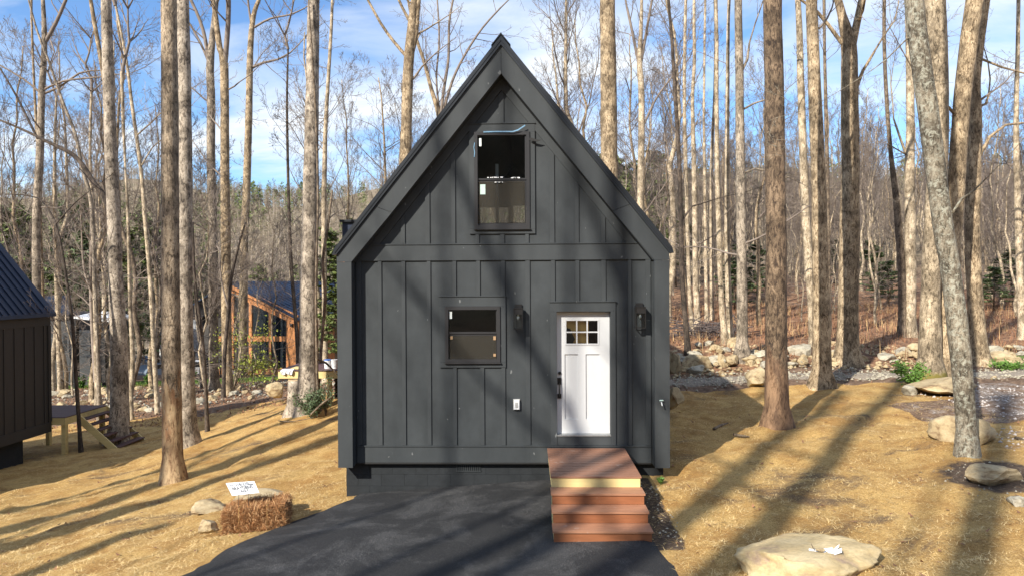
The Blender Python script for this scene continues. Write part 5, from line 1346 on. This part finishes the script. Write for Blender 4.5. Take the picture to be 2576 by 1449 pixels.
# evergreens
def foliage(mb, c, rad, n_, r_, size=.22, flat_=.6):
    for k in range(n_):
        while True:
            v = Vector((r_.uniform(-1, 1), r_.uniform(-1, 1), r_.uniform(-1, 1)))
            if .25 < v.length < 1: break
        p = c + Vector((v.x * rad.x, v.y * rad.y, v.z * rad.z)); s_ = size * r_.uniform(.5, 1.3)
        a = Vector((r_.gauss(0, 1), r_.gauss(0, 1), r_.gauss(0, .5))).normalized() * s_; b = a.cross(Vector((r_.gauss(0, .5), r_.gauss(0, .5), 1))).normalized() * s_ * .45
        mb.add([p - a, p - b, p + a, p + b], [(0, 1, 2, 3)])
EV = []
for s_ in range(3):
    r_ = random.Random(300 + s_); tr_ = MB(); tr_.tube([(0, 0, -.3), (.05, 0, 6), (.1, .05, 12.5)], [.16, .11, .03], 7); mb = MB()
    for k in range(46):
        z = 2.2 + 10.3 * (k + r_.random()) / 46; ln = (13.2 - z) * .28 * r_.uniform(.6, 1.25) + .4; an = r_.uniform(0, 6.28)
        dv_ = Vector((math.cos(an), math.sin(an), r_.uniform(-.05, .3))); tr_.tube([(0.05, 0, z), Vector((0, 0, z)) + dv_ * ln], [.03, .008], 3, False)
        for q in range(3):
            foliage(mb, Vector((0, 0, z)) + dv_ * ln * (.5 + .22 * q), Vector((.5, .5, .22)), 22, r_, .26)
    EV.append((tr_.mesh('trunk', M['bark_brown'], smooth=True), mb.mesh('crown', M['pine_green' if s_ != 1 else 'leaf_hemlock'])))
def evergreen(px, Yp, s_, label, grp, k=None, cat='tree'):
    x = at(px, 712, Yp).x; z = h(x, Yp)
    T = thing('pine_tree', label, cat, (x, Yp, z), grp); T.rotation_euler = (0, 0, rnd.uniform(0, 6.28)); s_ *= .85 if px > 1500 else 1
    T.scale = (s_,) * 3 if s_ > .45 else (s_ * 1.7, s_ * 1.7, s_)
    k = rnd.randrange(3) if k is None else k
    T['label'] = ('low evergreen bush ' if s_ < .45 else 'dense dark green conifer ' if k == 1 else 'yellow green conifer ') + ('far back ' if Yp > 72 else 'nearer ') + zone(px)
    link_mesh('trunk', EV[k][0], T); link_mesh('crown', EV[k][1], T)
for px, Yp, s_ in [(10,62,1.3),(45,78,1.6),(75,66,1.3),(175,76,1.6),(215,88,1.75),(245,75,1.6),(305,72,1.1),(350,95,1.7),(395,85,1.5),(140,52,.75),(520,100,1.3),(650,110,1.2),(700,105,1.1),(830,80,1.3),(845,40,.6),(858,34,.46)]:
    evergreen(px, Yp, s_, 'dark green conifer standing in the hollow left of the cabin', 'conifers left of the cabin')
for px, Yp, s_ in [(1560,75,1.2),(1605,70,1.1),(1650,66,.95),(1700,62,.8),(1660,84,1.2),(1600,95,1.1),(1640,88,1.2),(1670,80,.9),(1700,92,1.0),(1740,98,1.0),(1690,70,.6),(1800,95,.9),(1900,98,.9),(1980,95,.9)]:
    evergreen(px, Yp, s_, 'yellow green pine behind the trunks right of the cabin', 'pines right of the cabin')
for px, Yp, s_ in [(1848,42,.30),(1862,46,.42),(1905,50,.4),(2205,48,.34),(2235,44,.30),(2190,55,.4),(2500,40,.26),(2520,42,.30),(2545,46,.34),(2100,60,.4)]:
    evergreen(px, Yp, s_ * .9, 'low evergreen bush in the shade between the right hand trunks', 'evergreen understorey right of the cabin', 1)

# fir sapling, stump, green plants, leafy sapling
def plant(px, py, w, hh, label, mt, n_=400, size=.05, Yp=None, name='shrub', stems=8):
    p = ground(px, py) if Yp is None else Vector((at(px, py, Yp).x, Yp, h(at(px, py, Yp).x, Yp)))
    T = thing(name, label, 'shrub', tuple(p)); W = w * p.y / F / 2; Hh = hh * p.y / F; r_ = random.Random(int(px))
    sm_ = MB(); lf = MB()
    for k in range(stems):
        an = r_.uniform(0, 6.28); tip = p + Vector((math.cos(an) * W * r_.uniform(.3, 1), math.sin(an) * W * .8 * r_.uniform(.3, 1), Hh * r_.uniform(.55, 1)))
        mid = p.lerp(tip, .5) + Vector((0, 0, Hh * .1)); sm_.tube([p - Vector((0, 0, .05)), mid, tip], [.012, .008, .003], 4, False)
        for q in range(n_ // stems):
            t = r_.uniform(.25, 1.05); c = p.lerp(tip, t) + Vector((r_.gauss(0, 1), r_.gauss(0, 1), r_.gauss(0, .7))) * W * .16; s_ = size * r_.uniform(.6, 1.3)
            a = Vector((r_.gauss(0, 1), r_.gauss(0, 1), r_.gauss(0, .6))).normalized() * s_; b = a.cross(jit(r_, 1)).normalized() * s_ * .4
            lf.add([c - a, c - b, c + a, c + b], [(0, 1, 2, 3)])
    sm_.build('stem', M['bark_brown'], T); lf.build('foliage', M[mt], T)
plant(784, 1048, 84, 68, 'bushy green fir sapling at the foot of the big tan trunk', 'leaf_fir', 1500, .045, Yp=19.4, stems=16)
plant(820, 1032, 55, 92, 'young spruce tip leaning right of the fir sapling', 'leaf_fir', 500, .04, Yp=19.6, stems=6)
plant(2290, 968, 80, 58, 'green leafy shrub left of the mossy trunk', 'leaf_green', 900, .05, Yp=17.6, stems=14)
plant(1662, 1213, 26, 14, 'tiny green weed beside the landing', 'leaf_green', 160, .03, stems=6)
plant(2540, 945, 90, 20, 'low green grass tuft before the big smooth boulder', 'leaf_green', 700, .05, Yp=19.6, stems=20)
for px, Yp, lb in ((205, 44, 'garden shrub by the lawn just right of the pale thin trunk at left'), (232, 43.5, 'garden shrub by the lawn under the white canopy'), (375, 45, 'garden shrub in the hollow left of the pale leaning tree'), (480, 47, 'garden shrub between the furrowed trunk and the pool fence')):
    plant(px, 940, 24, 30, lb, 'leaf_green', 500, .12, Yp=Yp)
T = thing('leafy_sapling', 'yellow green leafed sapling spreading before the lodge windows', 'tree', tuple(ground(585, 985)))
p = OFF[T.name]; r_ = random.Random(5); sm_ = MB(); lf = MB()
for k in range(20):
    tp_ = at(r_.uniform(545, 690), r_.uniform(800, 960), p.y + r_.uniform(-1, 1)); mid = p.lerp(tp_, .5) + Vector((0, 0, .5)); sm_.tube([p, mid, tp_], [.02, .012, .004], 4, False)
    for q in range(70):
        c = mid.lerp(tp_, r_.uniform(.2, 1.1)) + jit(r_, .28); s_ = .075 * r_.uniform(.6, 1.2); a = jit(r_, 1).normalized() * s_; b = a.cross(jit(r_, 1)).normalized() * s_ * .5
        lf.add([c - a, c - b, c + a, c + b], [(0, 1, 2, 3)])
sm_.build('stem', M['bark_brown'], T); lf.build('leaves', M['leaf_yellow'], T)
p = ground(741, 1040); p.y = 20.4; p.x = at(741, 1040, 20.4).x; p.z = h(p.x, p.y)
T = thing('tree_stump', 'cut tree stump left of the fir sapling', 'stump', tuple(p))
trunk_mb([p - Vector((0, 0, .2)), p, p + Vector((0, 0, .3)), p + Vector((0, 0, .6)), p + Vector((0, 0, 1.02))], [.30, .27, .21, .185, .175], 16, 3.3).build('stump_bark', M['bark_furrowed'], T, smooth=True)
MB().tube([p + Vector((0, 0, 1.0)), p + Vector((0, 0, 1.03))], [.16, .16], 16).build('cut_face', M['stump_wood'], T)
# fallen sticks
def stick(pts, r0, label, Yp=None, name='branch'):
    P = [(ground(*q) if Yp is None else at(*q, Yp)) + Vector((0, 0, .03)) for q in pts]
    pp, rr = smooth_path(P, [r0] * (len(P) - 1) + [r0 * .4], .15)
    tag(MB().tube(pp, rr, 7).build(name, M['bark_brown'], base=tuple(P[0]), smooth=True), label, 'branch')
stick([(1795, 1082), (1815, 1072), (1832, 1066)], .03, 'short dark stick on the shaded straw right of the cabin')
stick([(1845, 1096), (1870, 1100), (1885, 1101)], .025, 'thin dark stick on the shaded straw below the first')
stick([(2435, 1150), (2410, 1120), (2370, 1100)], .012, 'thin twig beside the leaning tree foot')
stick([(2555, 1105), (2576, 1112), (2590, 1118)], .03, 'dark stick on the pale rubble at the right edge')
stick([(782, 1045), (812, 1016), (850, 990)], .03, 'broken brown pole leaning across the fir sapling toward the cabin', Yp=19.1)
stick([(790, 903), (820, 915), (850, 945)], .035, 'bent dead limb arching over the rear deck', Yp=20.6)
stick([(700, 1060), (735, 1062), (790, 1052)], .015, 'thin branch lying on the straw below the stump')
# brush pile
T = thing('brush_pile', 'pile of dead branches in the brush right of the cabin', 'brushwood', (at(1770, 860, 27).x, 27, h(at(1770, 860, 27).x, 27))); p = OFF[T.name]; mb = MB(); r_ = random.Random(9)
for k in range(160):
    c = p + Vector((r_.gauss(0, .9), r_.gauss(0, .6), abs(r_.gauss(0, .3)))); d_ = Vector((r_.gauss(0, 1), r_.gauss(0, .6), r_.gauss(0, .25))).normalized() * r_.uniform(.3, .9)
    mb.tube([c - d_, c + jit(r_, .05), c + d_], [.02, .015, .006], 4, False)
mb.build('branches', M['twig_dark'], T)

# ------------------------------------------------------------------ uncountable cover
rg_ = np.random.default_rng(4)
def blades(name, x, y, z, length, width, mt, tilt, hscale=1.0):
    n_ = len(x); an = rg_.uniform(0, 2*np.pi, n_); ln = length * rg_.uniform(.5, 1.4, n_); tl = tilt * np.abs(rg_.normal(0, 1, n_)) + .04
    tl = np.clip(tl, 0, 1.5)
    dx_, dy_, dz_ = np.cos(an) * np.cos(tl) * ln, np.sin(an) * np.cos(tl) * ln, np.sin(tl) * ln
    sx_, sy_ = -np.sin(an) * width, np.cos(an) * width
    v0 = np.stack([x - sx_, y - sy_, z], -1); v1 = np.stack([x + sx_, y + sy_, z], -1); v2 = np.stack([x + dx_, y + dy_, z + dz_], -1)
    V_ = np.stack([v0, v1, v2], 1).reshape(-1, 3); F_ = np.arange(n_ * 3).reshape(-1, 3)
    o = bpy.data.objects.new(name, npmesh(name, V_, F_, M[mt], 3)); COL.objects.link(o); tag(o, kind='stuff'); return o
def hz_(x, y):
    z = H(x, y)
    return z + np.array([lump(a, b) * off_drive(a, b) for a, b in zip(x, y)])
def scatter(n_, ylo, yhi, fn):
    yy = ylo + (yhi - ylo) * rg_.random(n_)**1.3; xx = (rg_.uniform(-.82, .80, n_)) * yy
    k = fn(xx, yy); return xx[k], yy[k]
def in_straw(x, y):
    ok = ~((x > CX - 2.8) & (x < CX + 2.8) & (y > 11.5) & (y < 22))
    dl = np.interp(y, [6, 8.3, 9.4, 9.9, 10.6, 11.5], [-4.7, -4.4, -4.2, -3.95, -3.55, -3.05]); dr_ = np.interp(y, [6, 7.9, 9.3, 11.6], [2.05, 1.86, 1.72, 1.62])
    ok &= ~((y < 11.6) & (x > dl + .10 * rg_.random(len(x))**2) & (x < dr_ - .12 * rg_.random(len(x))**2))
    ok &= ~((x > 1) & (y > 18)); ok &= ~((x > 1.5) & (x < 2.0) & (y > 8.7) & (y < 11.6) & (rg_.random(len(x)) < .7))
    ok &= ~((x > 9.4) & (y > 8)); ok &= ~((((x - 6.95) / .9)**2 + ((y - 10.3) / .9)**2) < 1)
    return ok
for nm, mt, cnt, tl in (('straw_mulch', 'straw_light', 130000, .22), ('straw_mulch', 'straw_gold', 110000, .20)):
    x, y = scatter(cnt, 6.5, 26, in_straw); blades(nm, x, y, hz_(x, y) - .004, .085, .0040, mt, tl*.85)
x = rg_.uniform(3, 40, 30000); y = rg_.uniform(21.5, 45, 30000); k = (x < y * .82) & (x > y * .15); x, y = x[k], y[k]
blades('rusty_brush', x, y, H(x, y), .32, .012, 'rust_brush', .9)
x = rg_.uniform(3, 40, 12000); y = rg_.uniform(21.5, 45, 12000); k = (x < y * .82) & (x > y * .15) & (np.sin(x * 1.3) + np.sin(y * 1.1 + x) > .3); x, y = x[k], y[k]
blades('dry_grass', x, y, H(x, y), .48, .012, 'tan_brush', 1.2)
x = rg_.uniform(-34, -2.5, 26000); y = rg_.uniform(25, 45, 26000); k = (x > y * -.82); x, y = x[k], y[k]
blades('leaf_litter', x, y, H(x, y) + .01, .12, .035, 'dead_leaf', .4)
x, y = scatter(2200, 7, 24, in_straw); k = rg_.random(len(x)) < .5; blades('fallen_leaves', x[k], y[k], hz_(x[k], y[k]) + .02, .07, .022, 'dead_leaf', .3)
x = rg_.uniform(-40, -16, 9000); y = rg_.uniform(43, 49, 9000); blades('lawn_grass', x, y, H(x, y), .12, .02, 'grass_green', 1.2)
# small stones
def pebbles(name, x, y, z, s0, s1, mt):
    base = np.array([(1,0,0),(0,1,0),(-1,0,0),(0,-1,0),(0,0,.7),(0,0,-.5)], float); fc = np.array([(0,1,4),(1,2,4),(2,3,4),(3,0,4),(1,0,5),(2,1,5),(3,2,5),(0,3,5)])
    n_ = len(x); s_ = rg_.uniform(s0, s1, n_)[:, None, None]; V_ = base[None] * s_ * rg_.uniform(.6, 1.3, (n_, 6, 1)); V_ = V_ + np.stack([x, y, z], -1)[:, None]
    F_ = (fc[None] + (np.arange(n_) * 6)[:, None, None]).reshape(-1, 3)
    o = bpy.data.objects.new(name, npmesh(name, V_.reshape(-1, 3), F_, M[mt], 3)); COL.objects.link(o); tag(o, kind='stuff')
x = rg_.uniform(7.6, 13, 1500); y = rg_.uniform(9, 17, 1500); k = ((x > 7.9) & (y < 13)) | (x > 9.4); x, y = x[k], y[k]; pebbles('pale_rubble', x, y, hz_(x, y), .01, .045, 'snow_rubble')
x = rg_.uniform(3, 18, 2200); y = 19.15 + .25 * np.sin(x * .35) + rg_.normal(0, .5, 2200); pebbles('track_gravel', x, y, H(x, y) + .04, .015, .06, 'sandstone_grey')
x = rg_.normal(6.9, .5, 260); y = rg_.normal(10.2, .5, 260); pebbles('soil_stones', x, y, hz_(x, y) - .008, .01, .03, 'sandstone_grey')
x = rg_.uniform(1.78, 2.1, 80); y = rg_.uniform(8.8, 11.4, 80); pebbles('soil_stones', x, y, hz_(x, y) - .006, .01, .035, 'sandstone_grey')
x = rg_.uniform(3.5, 20, 1300); y = rg_.uniform(20, 23.5, 1300); pebbles('bank_rubble', x, y, H(x, y) + .0, .03, .12, 'sandstone')
x = rg_.uniform(-30, -8, 1800); y = rg_.uniform(30, 43, 1800); pebbles('creek_rubble', x, y, H(x, y) - .02, .04, .16, 'sandstone_grey')

# far wooded hillside: too many trunks to count
def cones(segs):
    V_, F_ = [], []
    for a, b, r0 in segs:
        a, b = np.array(a, float), np.array(b, float); d_ = b - a; u = np.cross(d_, [.3, .9, .1]); u /= np.linalg.norm(u); w = np.cross(d_, u); w /= np.linalg.norm(w)
        n0 = len(V_); V_ += [a + r0 * (u * math.cos(q) + w * math.sin(q)) for q in (0, 2.094, 4.189)] + [b]
        F_ += [(n0, n0+1, n0+3), (n0+1, n0+2, n0+3), (n0+2, n0, n0+3)]
    return np.array(V_), np.array(F_)
def far_tpl(seed):
    r_ = random.Random(seed); segs = [((0, 0, -1), (r_.gauss(0, .4), 0, 13), .20)]
    br_ = []
    for k in range(16):
        z = r_.uniform(4, 12.5); an = r_.uniform(0, 6.28); ln = (14.5 - z) * .38 * r_.uniform(.6, 1.2)
        e_ = (math.cos(an) * ln, math.sin(an) * ln, z + ln * r_.uniform(.7, 1.4)); br_.append(((0, 0, z), e_, .075))
        for q in range(2):
            t = r_.uniform(.3, .8); m_ = tuple(e_[i] * t + (0, 0, z)[i] * (1 - t) for i in range(3)); br_.append((m_, (m_[0] + r_.gauss(0, .9), m_[1] + r_.gauss(0, .9), m_[2] + r_.uniform(.5, 1.8)), .05))
    return cones(segs), cones(br_)
def spread(name, tpls, x, y, s_, mt):
    Vs, Fs, n0 = [], [], 0; z = H(x, y); kk = rg_.integers(0, len(tpls), len(x)); rot = rg_.uniform(0, 6.28, len(x))
    for k, (tv, tf) in enumerate(tpls):
        i = np.nonzero(kk == k)[0]; m_ = len(i)
        if not m_: continue
        c, sn = np.cos(rot[i])[:, None], np.sin(rot[i])[:, None]
        vx = tv[None, :, 0] * c - tv[None, :, 1] * sn; vy = tv[None, :, 0] * sn + tv[None, :, 1] * c; vz = np.repeat(tv[None, :, 2], m_, 0)
        V_ = np.stack([vx, vy, vz], -1) * s_[i][:, None, None] + np.stack([x[i], y[i], z[i]], -1)[:, None]
        Vs.append(V_.reshape(-1, 3)); Fs.append((tf[None] + (np.arange(m_) * len(tv))[:, None, None]).reshape(-1, 3) + n0); n0 += m_ * len(tv)
    o = bpy.data.objects.new(name, npmesh(name, np.concatenate(Vs), np.concatenate(Fs), M[mt], 3)); COL.objects.link(o); tag(o, kind='stuff')
tp_ = [far_tpl(k) for k in range(5)]
N_ = 5200; y = 105 + 345 * rg_.random(N_)**.8; x = rg_.uniform(-.9, .9, N_) * y; s_ = rg_.uniform(.6, 1.05, N_)
st_ = rg_.bit_generator.state; spread('far_wood_trunks', [t[0] for t in tp_], x, y, s_, 'far_bark'); rg_.bit_generator.state = st_; spread('far_wood_crowns', [t[1] for t in tp_], x, y, s_, 'far_twigs')
# near part of the right hand wood floor: thin poles behind the individual trees
N_ = 520; y = rg_.uniform(72, 135, N_); x = rg_.uniform(.12, .85, N_) * y; s_ = rg_.uniform(.4, .72, N_)
st_ = rg_.bit_generator.state; spread('far_wood_trunks', [t[0] for t in tp_], x, y, s_, 'bark_pale'); rg_.bit_generator.state = st_; spread('far_wood_crowns', [t[1] for t in tp_], x, y, s_, 'far_twigs')
N_ = 900; y = -rg_.uniform(45, 200, N_); x = rg_.uniform(-150, 150, N_); s_ = rg_.uniform(.7, 1.1, N_)  # unseen trees added on the slope behind the viewer, for window reflections
st_ = rg_.bit_generator.state; spread('wood_trunks_behind', [t[0] for t in tp_], x, y, s_, 'far_bark'); rg_.bit_generator.state = st_; spread('wood_crowns_behind', [t[1] for t in tp_], x, y, s_, 'far_twigs')
def pine_tpl(seed):
    r_ = random.Random(seed); V_, F_ = [], []
    for k in range(70):
        z = r_.uniform(3, 14); rr = (15 - z) * .26 * math.sqrt(r_.random()) + .2; an = r_.uniform(0, 6.28); c = Vector((math.cos(an) * rr, math.sin(an) * rr, z)); a = jit(r_, 1).normalized() * r_.uniform(.5, 1.0); b = a.cross(jit(r_, 1)).normalized() * .5
        n0 = len(V_); V_ += [c - a, c + b, c + a]; F_.append((n0, n0+1, n0+2))
    return np.array([tuple(v) for v in V_]), np.array(F_)
pt = [pine_tpl(k) for k in range(4)]
N_ = 1300; y = 110 + 250 * rg_.random(N_)**.9; x = rg_.uniform(-.9, .9, N_) * y; k = (np.sin(x / 19 + 2) + np.sin(y / 27) + .8 * np.sin(x / 50 - y / 33)) > -.5; x, y = x[k], y[k]
spread('far_conifers', pt, x, y, rg_.uniform(.6, 1.1, len(x)), 'pine_green')
